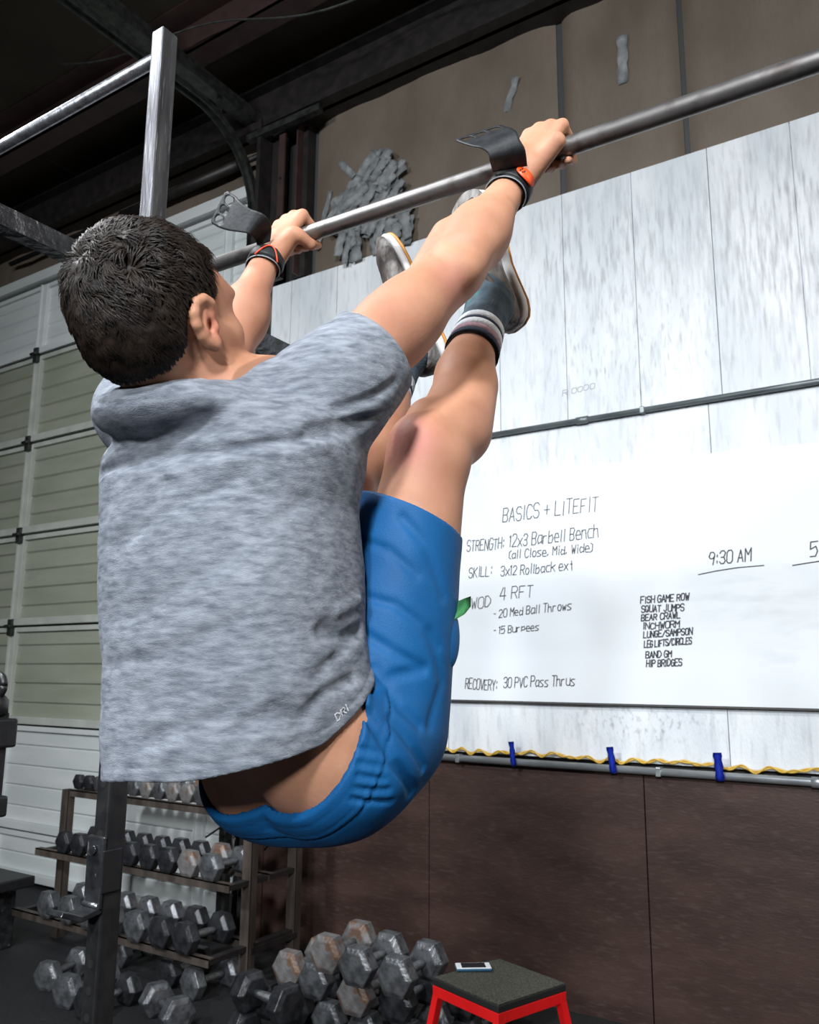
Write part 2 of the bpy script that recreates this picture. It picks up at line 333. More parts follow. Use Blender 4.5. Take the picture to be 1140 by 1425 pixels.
patch = empty('duct_tape_patch', (-3.1, 4.2, 4.6), 'large ragged patch of layered silver duct tape on the tan insulation', 'tape')
pr = random.Random(4)
for k in range(105):
    z = pr.uniform(4.36, 4.98)
    cx = -3.13 if z > 4.55 else -3.02
    x = cx + pr.uniform(-.27, .30) * (1.0 if z < 4.8 else (5.03 - z) / .24 * .9) + (z - 4.6) * .15
    o = strip('tape_piece', x, 4.196 - .0005 * k + .01 * pr.random(), z, pr.uniform(.04, .085), pr.uniform(.10, .26), pr.uniform(-1.3, -.3) if z > 4.5 else pr.uniform(-.3, .2), M['duct'], parent=patch, curl=.009, sd=k)
    o.matrix_parent_inverse = Matrix.Translation((3.1, -4.2, -4.6))

# ---------------------------------------------------------------- whiteboard with handwriting
F = {'A': '002640 1232', 'B': '0006 0636453303 0333413000', 'C': '4536160402103041', 'D': '0006 062644422000', 'E': '46060040 0333', 'F': '460600 0333', 'G': '45361604021030424323', 'H': '0600 4640 0343', 'I': '2620', 'J': '3631201001', 'K': '0600 4603 1340', 'L': '060040', 'M': '0006234640', 'N': '00064046', 'O': '160501103041453616', 'P': '00063645443303', 'Q': '160501103041453616 2240', 'R': '00063645443303 2340', 'S': '453616050413334241301001', 'T': '0646 2620', 'U': '060110304146', 'V': '062046', 'W': '0610243046', 'Y': '062346 2320',
     '0': '160501103041453616', '1': '1526 2620', '2': '05163645440040', '3': '051636453313 3341301001', '4': '260242 3630', '5': '46060334423000', '9': '443313041636454430',
     'a': '4414021041 4440', 'b': '0600 0334423000', 'c': '4414021040', 'd': '4640 4314021041', 'e': '02423414021040', 'h': '0600 03143440', 'i': '2420 2526', 'k': '0600 4402 1340', 'l': '2620', 'n': '0400 03143440', 'o': '14021030423414', 'p': '0400 0334423101', 'r': '0400 031434', 's': '441403413000', 't': '2630 1434', 'u': '0401103041 4440', 'w': '0410233044', 'x': '0440 0044', ':': '2122 2425', ',': '2110', '(': '36151130', ')': '16353110', '-': '1333', '+': '2521 0343', '/': '0046', '.': '2021', 'v': '042044', 'm': '0400 03142320 2334 3440', 'f': '2015264 0'.replace(' ', ''), 'y': '0421 4400', 'g': '4414021040 4430'}
def write(text, x0, z0, x1, z1, h, m, parent, y=4.1655, th=.0034, lean=.10, sd=1):
    rr = random.Random(sd); b = bmesh.new(); n = len(text)
    adv = [0.55 if c in "I:,.il1() -" else 1.0 for c in text]; tot = sum(adv) - .22
    L = math.hypot(x1 - x0, z1 - z0); ux, uz = (x1 - x0) / L, (z1 - z0) / L; cw = L / tot; cur = 0
    lay = 0
    for c, a in zip(text, adv):
        if c != ' ':
            jx, jz, js = rr.uniform(-.02, .02) * cw, rr.uniform(-.04, .04) * h, rr.uniform(.92, 1.06)
            off = (cur - (.26 if a < 1 else 0) * .78) * cw
            for st in F[c].split():
                pts = [(int(st[i]), int(st[i + 1])) for i in range(0, len(st) - 1, 2)]
                P_ = []
                for (gx, gy) in pts:
                    lx = off + jx + gx / 4 * cw * .78 * js + lean * gy / 6 * h; lz = jz + gy / 6 * h * js
                    P_.append((x0 + lx * ux - lz * uz * 0, z0 + lx * uz + lz))
                for (a0, b0), (a1, b1) in zip(P_[:-1], P_[1:]):
                    d = math.hypot(a1 - a0, b1 - b0) or 1e-6; nx, nz = -(b1 - b0) / d * th / 2, (a1 - a0) / d * th / 2; ex, ez = (a1 - a0) / d * th * .4, (b1 - b0) / d * th * .4
                    lay += 1; yy = y - .00002 * (lay % 7)
                    b.faces.new([b.verts.new(q) for q in ((a0 - ex - nx, yy, b0 - ez - nz), (a1 + ex - nx, yy, b1 + ez - nz), (a1 + ex + nx, yy, b1 + ez + nz), (a0 - ex + nx, yy, b0 - ez + nz))])
        cur += a
    o = link('handwriting', b, m, parent); o['kind'] = 'stuff'; return o
wb = empty('whiteboard', (0, 0, 0), 'large frameless whiteboard with handwritten workout lists on the white wall', 'whiteboard')
b = bmesh.new(); nx = 40; g = []
for i in range(nx + 1):
    x = -2.62 + i * 2.44 / nx; zt = 2.705 - .028 * (i / nx) - .03 * (i / nx) ** 2
    g.append([b.verts.new(p) for p in ((x, 4.168, 1.465), (x, 4.168, zt), (x, 4.178, zt), (x, 4.178, 1.465))])
for a, c in zip(g[:-1], g[1:]):
    for k in range(4): b.faces.new((a[k], c[k], c[(k + 1) % 4], a[(k + 1) % 4]))
b.faces.new(g[0]); b.faces.new(g[-1][::-1]); bmesh.ops.recalc_face_normals(b, faces=b.faces[:])
link('board_sheet', b, M['board'], wb)
boxo('board_edge', -2.62, -.18, 4.170, 4.199, 1.455, 1.4645, M['edge_dark'], wb)
TX = [('BASICS + LITEFIT', -2.111, 2.434, -1.558, 2.444, 0.078), ('STRENGTH:', -2.34, 2.285, -2.104, 2.288, 0.062), ('12x3 Barbell Bench', -2.073, 2.29, -1.56, 2.304, 0.068), ('(all Close, Mid, Wide)', -2.074, 2.226, -1.597, 2.231, 0.046),
      ('SKILL:', -2.328, 2.137, -2.182, 2.141, 0.057), ('3x12 Rollback ext', -2.128, 2.134, -1.703, 2.144, 0.052), ('WOD', -2.315, 1.959, -2.193, 1.971, 0.06), ('4 RFT', -2.135, 2.004, -1.937, 2.015, 0.067),
      ('- 20 Med Ball Throws', -2.172, 1.907, -1.722, 1.938, 0.044), ('- 15 Burpees', -2.173, 1.821, -1.907, 1.835, 0.039), ('RECOVERY:', -2.355, 1.526, -2.159, 1.518, 0.055), ('30 PVC Pass Thrus', -2.12, 1.533, -1.714, 1.55, 0.052),
      ('9:30 AM', -1.012, 2.123, -0.821, 2.134, 0.059), ('5:30', -0.565, 2.133, -0.44, 2.14, 0.065),
      ('FISH GAME ROW', -1.352, 1.954, -1.115, 1.962, 0.033), ('SQUAT JUMPS', -1.35, 1.911, -1.142, 1.911, 0.032), ('BEAR CRAWL', -1.352, 1.868, -1.161, 1.877, 0.030), ('INCHWORM', -1.347, 1.826, -1.167, 1.832, 0.031),
      ('LUNGE/SAMPSON', -1.345, 1.784, -1.108, 1.797, 0.031), ('LEG LIFTS/CIRCLES', -1.344, 1.737, -1.114, 1.753, 0.032), ('BAND GM', -1.339, 1.686, -1.212, 1.692, 0.030), ('HIP BRIDGES', -1.337, 1.644, -1.166, 1.651, 0.032)]
for i, t in enumerate(TX):
    small = t[1] > -1.4 and t[5] < .04
    write(*t, M['ink'], wb, th=.0052 if small else (.0050 if '30' in t[0] and t[1] > -1.1 else .0040), sd=i)
for p in ([(-1.065, 2.081), (-.98, 2.094), (-.88, 2.104), (-.763, 2.107)], [(-.643, 2.099), (-.40, 2.125)]):
    b = bmesh.new(); tube(b, [(x, 4.1675, z) for x, z in p], .0026, 6); link('underline', b, M['ink'], wb)
write('R 0000', -1.748, 3.112, -1.562, 3.125, .03, M['ink_faint'], wall, 4.199, .0035)
# ---------------------------------------------------------------- pull-up rig
rig = empty('pull_up_rig', (-1.578, 1.248, 0), 'square steel rig post with round pull-up bars and a dark crossbeam', 'rig')
RI = Matrix.Translation((1.578, -1.248, 0))
def rp(o): o.parent = rig; o.matrix_parent_inverse = RI; return o
def upright(x0, x1, y0, y1, h, m_top, m_low, split=1.9):
    b = bmesh.new(); box(b, x0, x1, y0, y1, split, h, .005); box(b, x0 + .006, x1 - .006, y0 + .006, y1 - .006, h - .003, h + .0005)
    rp(link('upright', b, m_top))
    b = bmesh.new(); box(b, x0, x1, y0, y1, .008, split, .005); rp(link('upright', b, m_low))
    b = bmesh.new(); z = .35
    while z < split - .05:
        tube(b, [((x0 + x1) / 2, y0 - .0006, z), ((x0 + x1) / 2, y0 + .002, z)], .0085, 12); z += .0508
    o = rp(link('post_hole', b, M['hole'])); o['kind'] = 'stuff'
    rp(boxo('foot_plate', x0 - .05, x1 + .05, y0 - .05, y1 + .05, 0, .009, m_low, None, .002))
upright(-1.60, -1.556, 1.223, 1.273, 3.21, M['raw_steel'], M['black'])
upright(1.30, 1.345, 1.213, 1.283, 3.22, M['raw_steel'], M['black'])
BARP = [(-1.557, 1.248, 2.5125), (-1.1, 1.248, 2.5045), (-.62, 1.248, 2.4965), (-.1, 1.248, 2.4905), (1.302, 1.248, 2.486)]
rp(tubeo('pull_up_bar', BARP, .0168, M['bar'], None, 28))
rp(tubeo('pull_up_bar', [(-1.599, 1.248, 3.150), (-4.3, 1.248, 3.16)], .0168, M['raw_steel'], None, 20))
b = bmesh.new(); beam(b, (-1.621, -.9, 2.535), (-1.621, 2.10, 2.535), .042, .045); rp(link('crossbeam', b, M['black_steel']))
for y in (1.23, 1.27): rp(tubeo('bolt', [(-1.557, y, 2.62), (-1.547, y, 2.62)], .010, M['black_steel'], None, 6))

jh = empty('j_hook', (-1.578, 1.213, 1.1), 'worn black barbell hook hanging on the front of the perforated rig post', 'hook')
JI = Matrix.Translation((1.578, -1.213, -1.1))
def jp(o): o.parent = jh; o.matrix_parent_inverse = JI; return o
jp(boxo('back_plate', -1.604, -1.552, 1.213, 1.2222, 1.115, 1.262, M['black_steel'], None, .003))
jp(boxo('side_plate', -1.5555, -1.549, 1.214, 1.262, 1.15, 1.235, M['black'], None, .002))
b = bmesh.new(); pr_ = [(1.2215, 1.112), (1.175, 1.104), (1.125, 1.124), (1.129, 1.134), (1.176, 1.116), (1.2215, 1.124)]
va = [b.verts.new((-1.604, y, z)) for y, z in pr_]; vb = [b.verts.new((-1.552, y, z)) for y, z in pr_]
b.faces.new(va); b.faces.new(vb[::-1])
for k in range(6): b.faces.new((va[k], va[(k + 1) % 6], vb[(k + 1) % 6], vb[k]))
bmesh.ops.recalc_face_normals(b, faces=b.faces[:]); bmesh.ops.bevel(b, geom=b.edges[:], offset=.0015, segments=1, affect='EDGES')
jp(link('hook_arm', b, M['black_steel']))
b = bmesh.new(); tube(b, [(-1.603, 1.213, 1.127), (-1.553, 1.213, 1.127)], .005, 8); jp(link('weld_bead', b, M['raw_steel']))
jp(tubeo('pin', [(-1.578, 1.213, 1.235), (-1.578, 1.207, 1.235)], .009, M['black_steel'], None, 12))

lp = empty('black_stand', (-2.055, 1.25, 0), 'black steel stand with a ring on top at the left picture edge', 'stand')
LI = Matrix.Translation((2.055, -1.25, 0))
def lpp(o): o.parent = lp; o.matrix_parent_inverse = LI; return o
lpp(boxo('stand_post', -2.09, -2.032, 1.22, 1.28, .01, 1.50, M['black'], None, .004)); lpp(boxo('stand_foot', -2.3, -1.85, 1.2, 1.3, 0, .012, M['black']))
lpp(boxo('clamp', -2.10, -2.015, 1.205, 1.295, 1.415, 1.485, M['black'], None, .006)); lpp(tubeo('bolt', [(-2.028, 1.205, 1.45), (-2.028, 1.196, 1.45)], .011, M['conduit'], None, 8))
lpp(tubeo('neck', [(-2.05, 1.25, 1.49), (-2.05, 1.25, 1.50), (-2.05, 1.25, 1.53), (-2.05, 1.25, 1.542)], [.022, .031, .031, .02], M['black'], None, 16))
b = bmesh.new(); tube(b, [(-2.048 + .026 * math.cos(a), 1.25, 1.566 + .026 * math.sin(a)) for a in np.linspace(0, 2 * math.pi, 24)], .0095, 10); lpp(link('ring', b, M['black']))
lpp(boxo('clamp', -2.10, -2.02, 1.21, 1.29, 1.25, 1.30, M['black'], None, .006))

# ---------------------------------------------------------------- dumbbells
def hexhead(b, R, L, y0):
    rings = []
    for y, r in ((y0, R * .72), (y0 + .012 + .08 * L, R), (y0 + L * .86, R), (y0 + L, R * .70)):
        rings.append([b.verts.new((r * math.cos(math.pi / 3 * k), y, r * math.sin(math.pi / 3 * k))) for k in range(6)])
    for a, c in zip(rings[:-1], rings[1:]):
        for k in range(6): b.faces.new((a[k], a[(k + 1) % 6], c[(k + 1) % 6], c[k]))
    b.faces.new(rings[0][::-1]); b.faces.new(rings[-1]); bmesh.ops.recalc_face_normals(b, faces=b.faces[:])
    bmesh.ops.bevel(b, geom=b.edges[:], offset=R * .035, segments=1, affect='EDGES')
protos = {}
def off(R): return .062 + R * 1.15      # from middle to outer face
def dumbbell(R, kind, loc, rz, label, group, roll=0.0, tilt=0.0, stand=False):
    key = (round(R, 3), kind)
    if key not in protos:
        t = empty('dumbbell'); L = R * 1.0; gap = .062 + R * .15
        for s in (-1, 1):
            b = bmesh.new(); hexhead(b, R, L, gap)
            if s < 0: bmesh.ops.rotate(b, verts=b.verts[:], cent=(0, 0, 0), matrix=Matrix.Rotation(math.pi, 3, 'Z'))
            link('head', b, M['dumbbell_rust' if kind == 'rust' else ('dumbbell_dark' if kind == 'dark' else 'dumbbell')], t)
        hr = .0145 + R * .04
        tubeo('handle', [(0, -gap, 0), (0, -gap * .6, 0), (0, 0, 0), (0, gap * .6, 0), (0, gap, 0)], [hr * .85, hr, hr * 1.15, hr, hr * .85], M['chrome'], t, 12)
        protos[key] = t
    else: t = copy_tree(protos[key])
    t.location = loc; t.rotation_euler = (tilt, roll, rz)
    return tag(t, label, 'dumbbell', group)
C3 = math.cos(math.pi / 6)
dr = random.Random(11)
G1 = 'small dumbbells on the top shelf'
x = -4.885; n1 = 0
fams = ['dark', 'dark', 'grey', 'grey', 'rust', 'grey', 'rust', 'grey', 'rust', 'rust', 'grey', 'grey', 'dark']
lab1 = ['small black hex dumbbell, leftmost on the top shelf of the rack', 'small black hex dumbbell second from the left on the top shelf', 'small grey hex dumbbell third from the left on the top shelf', 'small grey hex dumbbell fourth from left on the top shelf', 'small rusty hex dumbbell fifth from the left on the top shelf, under the shirt hem', 'small grey hex dumbbell on the top shelf behind the rig post', 'rusty hex dumbbell on the top shelf just right of the rig post', 'grey hex dumbbell second right of the post on the top shelf, beside the rust-orange one',
        'rust-orange hex dumbbell on the top shelf, third right of the rig post', 'rust-stained hex dumbbell fourth from the right on the top shelf', 'grey hex dumbbell third from the right on the top shelf', 'grey hex dumbbell second from the right on the top shelf', 'dark hex dumbbell, rightmost on the top shelf of the rack']
for k, fm in enumerate(fams):
    R = .050 + .0009 * k; x += R
    dumbbell(R, fm, (x, 3.66, .872 + R * C3), 0, lab1[k], G1)
    x += R + .003
G2 = 'dumbbells on the middle shelf'
for (x, R, fm, lb) in ((-4.64, .068, 'dark', 'dark hex dumbbell, leftmost on the middle shelf of the rack'), (-4.50, .070, 'dark', 'dark hex dumbbell second from left on the middle shelf'), (-4.355, .070, 'dark', 'dark hex dumbbell third from left on the middle shelf, beside the hook plate'), (-4.20, .070, 'dark', 'dark hex dumbbell on the middle shelf hidden behind the rig post'),
                       (-4.045, .070, 'dark', 'dark hex dumbbell on the middle shelf just right of the rig post'), (-3.89, .072, 'dark', 'dark hex dumbbell with a bright edge, fourth from right on the middle shelf'), (-3.735, .073, 'dark', 'black hex dumbbell third from the right on the middle shelf'), (-3.575, .075, 'rust', 'rust-speckled hex dumbbell second from right on the middle shelf'), (-3.415, .075, 'grey', 'grey hex dumbbell, rightmost on the middle shelf of the rack')):
    dumbbell(R, fm, (x, 3.38 + off(R) - .06, .545 + R * C3), dr.uniform(-.02, .02), lb, G2)
G3 = 'dumbbells on the bottom shelf'
for (x, R, fm, lb) in ((-4.56, .080, 'grey', 'pale grey hex dumbbell, leftmost on the bottom shelf, below the hook'), (-4.36, .080, 'grey', 'grey hex dumbbell second from left on the bottom shelf, beside the rig post'), (-4.18, .080, 'grey', 'grey hex dumbbell on the bottom shelf behind the rig post'), (-3.99, .082, 'grey', 'light grey hex dumbbell just right of the rig post on the bottom shelf'),
                       (-3.80, .083, 'grey', 'bright grey hex dumbbell third from the right on the bottom shelf'), (-3.61, .083, 'dark', 'dark hex dumbbell second from right on the bottom shelf'), (-3.425, .082, 'dark', 'large dark hex dumbbell, rightmost on the bottom shelf')):
    dumbbell(R, fm, (x, 3.24 + off(R) - .06, .225 + R * C3), dr.uniform(-.04, .04), lb, G3)
G4 = 'dumbbells on the floor before the rack'
for (x, y, R, fm, rz, lb) in ((-4.16, 2.98, .078, 'grey', .25, 'grey hex dumbbell on the floor, leftmost before the rack'), (-3.86, 2.90, .085, 'grey', .12, 'pale grey hex dumbbell on the floor second from the left before the rack'), (-3.64, 2.86, .080, 'dark', .0, 'dark hex dumbbell on the floor touching the left side of the rig post'), (-4.13, 3.42, .078, 'grey', .1, 'grey hex dumbbell on the floor behind the two leftmost ones'),
                              (-3.66, 3.36, .078, 'dark', 0.05, 'dark hex dumbbell on the floor under the bottom shelf, right of the post'), (-3.30, 2.92, .083, 'grey', 1.25, 'grey hex dumbbell lying crosswise on the floor right of the rig post, steel handle showing'), (-3.42, 3.32, .080, 'grey', -.1, 'grey hex dumbbell on the floor behind the crosswise one')):
    dumbbell(R, fm, (x, y + .08, R * C3), rz, lb, G4)
G5 = 'dumbbell pile between rack and stool'
R = .088; HZ = 2 * R * C3
PILE = ((-2.70, 3.00, 0, 'dark', 1.50, 'dark crosswise hex dumbbell on the floor at the left front of the pile'), (-2.68, 3.00, 1, 'dark', 1.42, 'dark crosswise hex dumbbell lying on another one, front left of the pile'),
        (-2.97, 3.44, 0, 'dark', 0, 'dark hex dumbbell on the floor at the left back of the pile'), (-2.77, 3.44, 0, 'dark', 0, 'dark hex dumbbell in the bottom layer below the rusty one'), (-2.57, 3.42, 0, 'grey', 0, 'grey hex dumbbell in the bottom layer, middle of the pile'), (-2.37, 3.42, 0, 'grey', 0, 'grey hex dumbbell in the bottom layer under the rust-specked one'), (-2.17, 3.44, 0, 'grey', 0, 'grey hex dumbbell in the bottom layer, second from the red stool'), (-1.975, 3.62, 0, 'dark', 0, 'dark hex dumbbell on the floor behind the left stool leg'),
        (-2.85, 3.46, 1, 'rust', .03, 'rusty hex dumbbell on the second layer next to the rack upright'), (-2.65, 3.41, 1, 'grey', .04, 'clean grey hex dumbbell on the second layer beside the rusty one'), (-2.385, 3.36, 1, 'rust', .03, 'grey hex dumbbell with rust specks on its face, front centre of the pile'), (-2.19, 3.40, 1, 'dark', .02, 'dark-faced hex dumbbell on the second layer right of the rust-specked one'), (-1.985, 3.60, 1, 'dark', 0, 'dark hex dumbbell at the right end of the second layer beside the stool top'),
        (-2.52, 3.33, 2, 'rust', .03, 'brown-rusted hex dumbbell, highest on the pile and left in its top layer'), (-2.31, 3.27, 2, 'grey', .02, 'light grey hex dumbbell in the middle of the top layer of the pile'), (-2.10, 3.26, 2, 'grey', .0, 'grey hex dumbbell at the right end of the top layer of the pile'))
for (x, y, z, fm, rz, lb) in PILE:
    dumbbell(R, fm, (x, y, R * C3 + z * (HZ + .001) + .001), rz, lb, G5)

# ---------------------------------------------------------------- dumbbell rack
rk = empty('dumbbell_rack', (-4.0, 3.6, 0), 'brown steel three-tier dumbbell rack against the garage door', 'rack'); KI = Matrix.Translation((4.0, -3.6, 0))
def kp(o): o.parent = rk; o.matrix_parent_inverse = KI; return o
for x in (-4.88, -3.30):
    for y, h in ((3.50, .87), (3.86, .87)):
        b = bmesh.new(); box(b, x - .03, x + .03, y - .004, y + .004, 0, h); box(b, x + .022, x + .03, y, y + .05, 0, h); kp(link('upright', b, M['rackwood']))
    kp(boxo('end_panel', x - .004 + .03 * (x > -4), x + .004 + .03 * (x > -4), 3.30 if x < -4 else 3.52, 3.88, .17, .20, M['steel_dark']))
for z, y0, y1, nm in ((.870, 3.53, 3.80, 'top'), (.543, 3.36, 3.66, 'mid'), (.223, 3.24, 3.56, 'low')):
    for yy in (y0, y1):
        b = bmesh.new(); box(b, -4.91, -3.27, yy - .02, yy + .02, z - .006, z); box(b, -4.91, -3.27, yy - .02, yy - .014, z - .04, z); kp(link('shelf_rail', b, M['rackwood']))
    for x in (-4.88, -3.30): kp(boxo('shelf_arm', x - .022, x + .022, min(y0, 3.5), 3.87, z - .034, z - .008, M['steel_dark']))
for p0, p1 in (((-4.0, 3.87, .62), (-3.62, 3.87, .84)), ((-3.52, 3.87, .60), (-3.30, 3.87, .84))):
    b = bmesh.new(); tube(b, [p0, p1], .006, 6); kp(link('brace_rod', b, M['steel_dark']))

# ---------------------------------------------------------------- red stool with phone
st = empty('step_stool', (-1.567, 3.01, 0), 'red steel step stool with a worn black rubber top before the brown wall', 'stool', rz=math.radians(-18.2))
h = .172
b = bmesh.new(); box(b, -h, h, -h, h, .474, .4985, .004); link('rubber_edge', b, M['grip_edge'], st)
b = bmesh.new(); box(b, -h + .002, h - .002, -h + .002, h - .002, .4985, .5015, 0); bmesh.ops.subdivide_edges(b, edges=b.edges[:], cuts=10, use_grid_fill=True)
for v in b.verts:
    if v.co.z > .5: v.co.z += random.uniform(-.0008, .0012)
link('rubber_top', b, M['grip'], st)
for (x0, x1, y0, y1) in ((-h, h, -h, -h + .03), (-h, h, h - .03, h), (-h, -h + .03, -h + .03, h - .03), (h - .03, h, -h + .03, h - .03)):
    boxo('top_frame', x0, x1, y0, y1, .438, .474, M['red'], st, .002)
for sx in (-1, 1):
    for sy in (-1, 1):
        b = bmesh.new(); beam(b, (sx * (h - .014), sy * (h - .014), .44), (sx * (h + .052), sy * (h + .052), .012), .028, .028); link('leg', b, M['red'], st)
        boxo('foot_pad', sx * (h + .052) - .02, sx * (h + .052) + .02, sy * (h + .052) - .02, sy * (h + .052) + .02, 0, .013, M['grip_edge'], st)
for sx in (-1, 1):
    b = bmesh.new(); beam(b, (sx * (h + .036), -h - .03, .12), (sx * (h + .036), h + .03, .12), .025, .025); link('stretcher', b, M['red'], st)
    b = bmesh.new(); beam(b, (-h - .03, sx * (h + .036), .14), (h + .03, sx * (h + .036), .14), .025, .025); link('stretcher', b, M['red'], st)
ph = empty('phone', (-1.700, 3.058, .5028), 'white smartphone in a blue case lying on the stool top', 'phone', rz=math.radians(37))
boxo('phone_case', -.068, .068, -.034, .034, 0, .012, M['phone_case'], ph, .005)
boxo('phone_body', -.066, .066, -.032, .032, .006, .0132, M['phone_white'], ph, .0028)
boxo('phone_screen', -.046, .046, -.027, .027, .0128, .0136, M['phone_glass'], ph, .0003)
tubeo('home_button', [(.056, 0, .0130), (.056, 0, .0136)], .005, M['phone_white'], ph, 12)
# dark flat bench and bits on the floor, far left
bn = empty('weight_bench', (-5.2, 3.1, 0), 'low dark weight bench on the floor at the far left', 'bench'); BI = Matrix.Translation((5.2, -3.1, 0))
for nm, a in (('bench_pad', (-6.0, -4.75, 2.95, 3.25, .36, .42)), ('bench_frame', (-5.9, -4.9, 3.07, 3.13, .30, .36)), ('leg', (-5.9, -5.84, 3.0, 3.2, 0, .32)), ('leg', (-4.98, -4.92, 2.95, 3.25, 0, .32))):
    o = boxo(nm, *a, M['black_steel'] if nm != 'bench_pad' else M['black'], None, .008); o.parent = bn; o.matrix_parent_inverse = BI
# ---------------------------------------------------------------- distance-field modelling of the athlete
f32 = np.float32
def A(*v): return np.array(v, f32)
def rc(p, a, b, r1, r2):
    """round cone from a to b"""
    a = A(*a); b = A(*b); ba = b - a; l2 = float(ba @ ba); rr = r1 - r2; a2 = l2 - rr * rr; il2 = 1 / l2
    pa = p - a; y = pa @ ba; z = y - l2; x = pa * l2 - y[:, None] * ba; x2 = np.einsum('ij,ij->i', x, x); y2 = y * y * l2; z2 = z * z * l2
    k = np.sign(rr) * rr * rr * x2
    d3 = (np.sqrt(np.maximum(x2 * a2 * il2, 0)) + y * rr) * il2 - r1
    d = np.where(np.sign(z) * a2 * z2 > k, np.sqrt(x2 + z2) * il2 - r2, np.where(np.sign(y) * a2 * y2 < k, np.sqrt(x2 + y2) * il2 - r1, d3))
    return d.astype(f32)
def el(p, c, r, R=None):
    q = p - A(*c)
    if R is not None: q = q @ np.asarray(R, f32)      # columns are the local axes
    r = A(*r); k0 = np.sqrt((q / r * (q / r)).sum(1)) + 1e-9; k1 = np.sqrt(((q / (r * r)) ** 2).sum(1)) + 1e-9
    return (k0 * (k0 - 1) / k1).astype(f32)
def smin(a, b, k):
    h = np.clip(.5 + .5 * (b - a) / k, 0, 1); return b + (a - b) * h - k * h * (1 - h)
def smax(a, b, k): return -smin(-a, -b, k)
def hash3(ix, iy, iz, s):
    n = (ix * 374761393 + iy * 668265263 + iz * 1274126177 + s * 974634777) & 0xffffffff
    n = ((n ^ (n >> 13)) * 1274126177) & 0xffffffff
    return ((n ^ (n >> 16)) & 0xffff).astype(f32) / 65535 * 2 - 1
def vnoise(p, s=0):
    i = np.floor(p).astype(np.int64); f = (p - i).astype(f32); f = f * f * (3 - 2 * f); out = 0
    for dx in (0, 1):
        for dy in (0, 1):
            for dz in (0, 1):
                w = (f[:, 0] if dx else 1 - f[:, 0]) * (f[:, 1] if dy else 1 - f[:, 1]) * (f[:, 2] if dz else 1 - f[:, 2])
                out = out + w * hash3(i[:, 0] + dx, i[:, 1] + dy, i[:, 2] + dz, s)
    return out
def group_sdf(groups, k):
    """groups: (lo, hi, function); a group counts only inside its own box, so far points are cheap"""
    def f(p):
        d = np.full(len(p), .3, f32)
        for lo, hi, g in groups:
            m = np.all((p > A(*lo) - .06) & (p < A(*hi) + .06), axis=1)
            if m.any(): d[m] = smin(d[m], g(p[m]), k)
        return d
    return f
def sdf_mesh(f, lo, hi, h, coarse=1.35):
    lo = np.array(lo, float); hi = np.array(hi, float); B = 8; n = np.ceil((hi - lo) / (h * B)).astype(int)
    g = np.stack(np.meshgrid(*[np.arange(k) for k in n], indexing='ij'), -1).reshape(-1, 3)
    d = f((lo + (g + .5) * B * h).astype(f32)); g = g[np.abs(d) < B * h * .87 * coarse + h]
    off = np.stack(np.meshgrid(*[np.arange(B + 1)] * 3, indexing='ij'), -1).reshape(-1, 3)
    N1 = B + 1; big = int(n.max() * B + 10); CK, CV, EK, = [], [], []
    def key(c): return (c[..., 0] * big + c[..., 1]) * big + c[..., 2]
    for s in range(0, len(g), 600):
        gb = g[s:s + 600]; ci = gb[:, None, :] * B + off[None]
        D = f((lo + ci.reshape(-1, 3) * h).astype(f32)).reshape(len(gb), N1, N1, N1); sg = D < 0
        cnt = np.zeros((len(gb), B, B, B), f32); acc = np.zeros((len(gb), B, B, B, 3), f32)
        for ax in range(3):
            o1, o2 = [q for q in range(3) if q != ax]
            for u in (0, 1):
                for v in (0, 1):
                    sl = [slice(0, B)] * 3; sl[o1] = slice(u, u + B); sl[o2] = slice(v, v + B); s2 = list(sl); s2[ax] = slice(1, B + 1)
                    d0 = D[(slice(None), *sl)]; d1 = D[(slice(None), *s2)]; cr = (d0 < 0) != (d1 < 0); t = np.where(cr, d0 / np.where(cr, d0 - d1, 1), 0)
                    cnt += cr; acc[..., ax] += t * cr; acc[..., o1] += u * cr; acc[..., o2] += v * cr
        m = cnt > 0; idx = np.argwhere(m)
        if len(idx) == 0: continue
        cell = gb[idx[:, 0]] * B + idx[:, 1:]; CK.append(key(cell)); CV.append(lo + (cell + acc[m] / cnt[m][:, None]) * h)
        for ax in range(3):
            s0 = [slice(0, B)] * 3; s1 = list(s0); s1[ax] = slice(1, B + 1)
            a = sg[(slice(None), *s0)]; c = sg[(slice(None), *s1)]; e = np.argwhere(a != c)
            if len(e): EK.append(np.concatenate([gb[e[:, 0]] * B + e[:, 1:], np.full((len(e), 1), ax), a[tuple(e.T)][:, None]], 1))
    CK = np.concatenate(CK); CV = np.concatenate(CV); o = np.argsort(CK); CK = CK[o]; CV = CV[o]
    EK = np.concatenate(EK); Q = []
    for ax in range(3):
        e = EK[EK[:, 3] == ax]; o1, o2 = (ax + 1) % 3, (ax + 2) % 3; q = []
        ok = np.ones(len(e), bool)
        for u, v in ((0, 0), (1, 0), (1, 1), (0, 1)):
            c = e[:, :3].copy(); c[:, o1] -= u; c[:, o2] -= v; kk = key(c); j = np.clip(np.searchsorted(CK, kk), 0, len(CK) - 1); ok &= CK[j] == kk; q.append(j)
        q = np.stack(q, 1); ins = e[:, 4] == 0; q[ins] = q[ins][:, ::-1]; Q.append(q[ok])
    return CV, np.concatenate(Q)
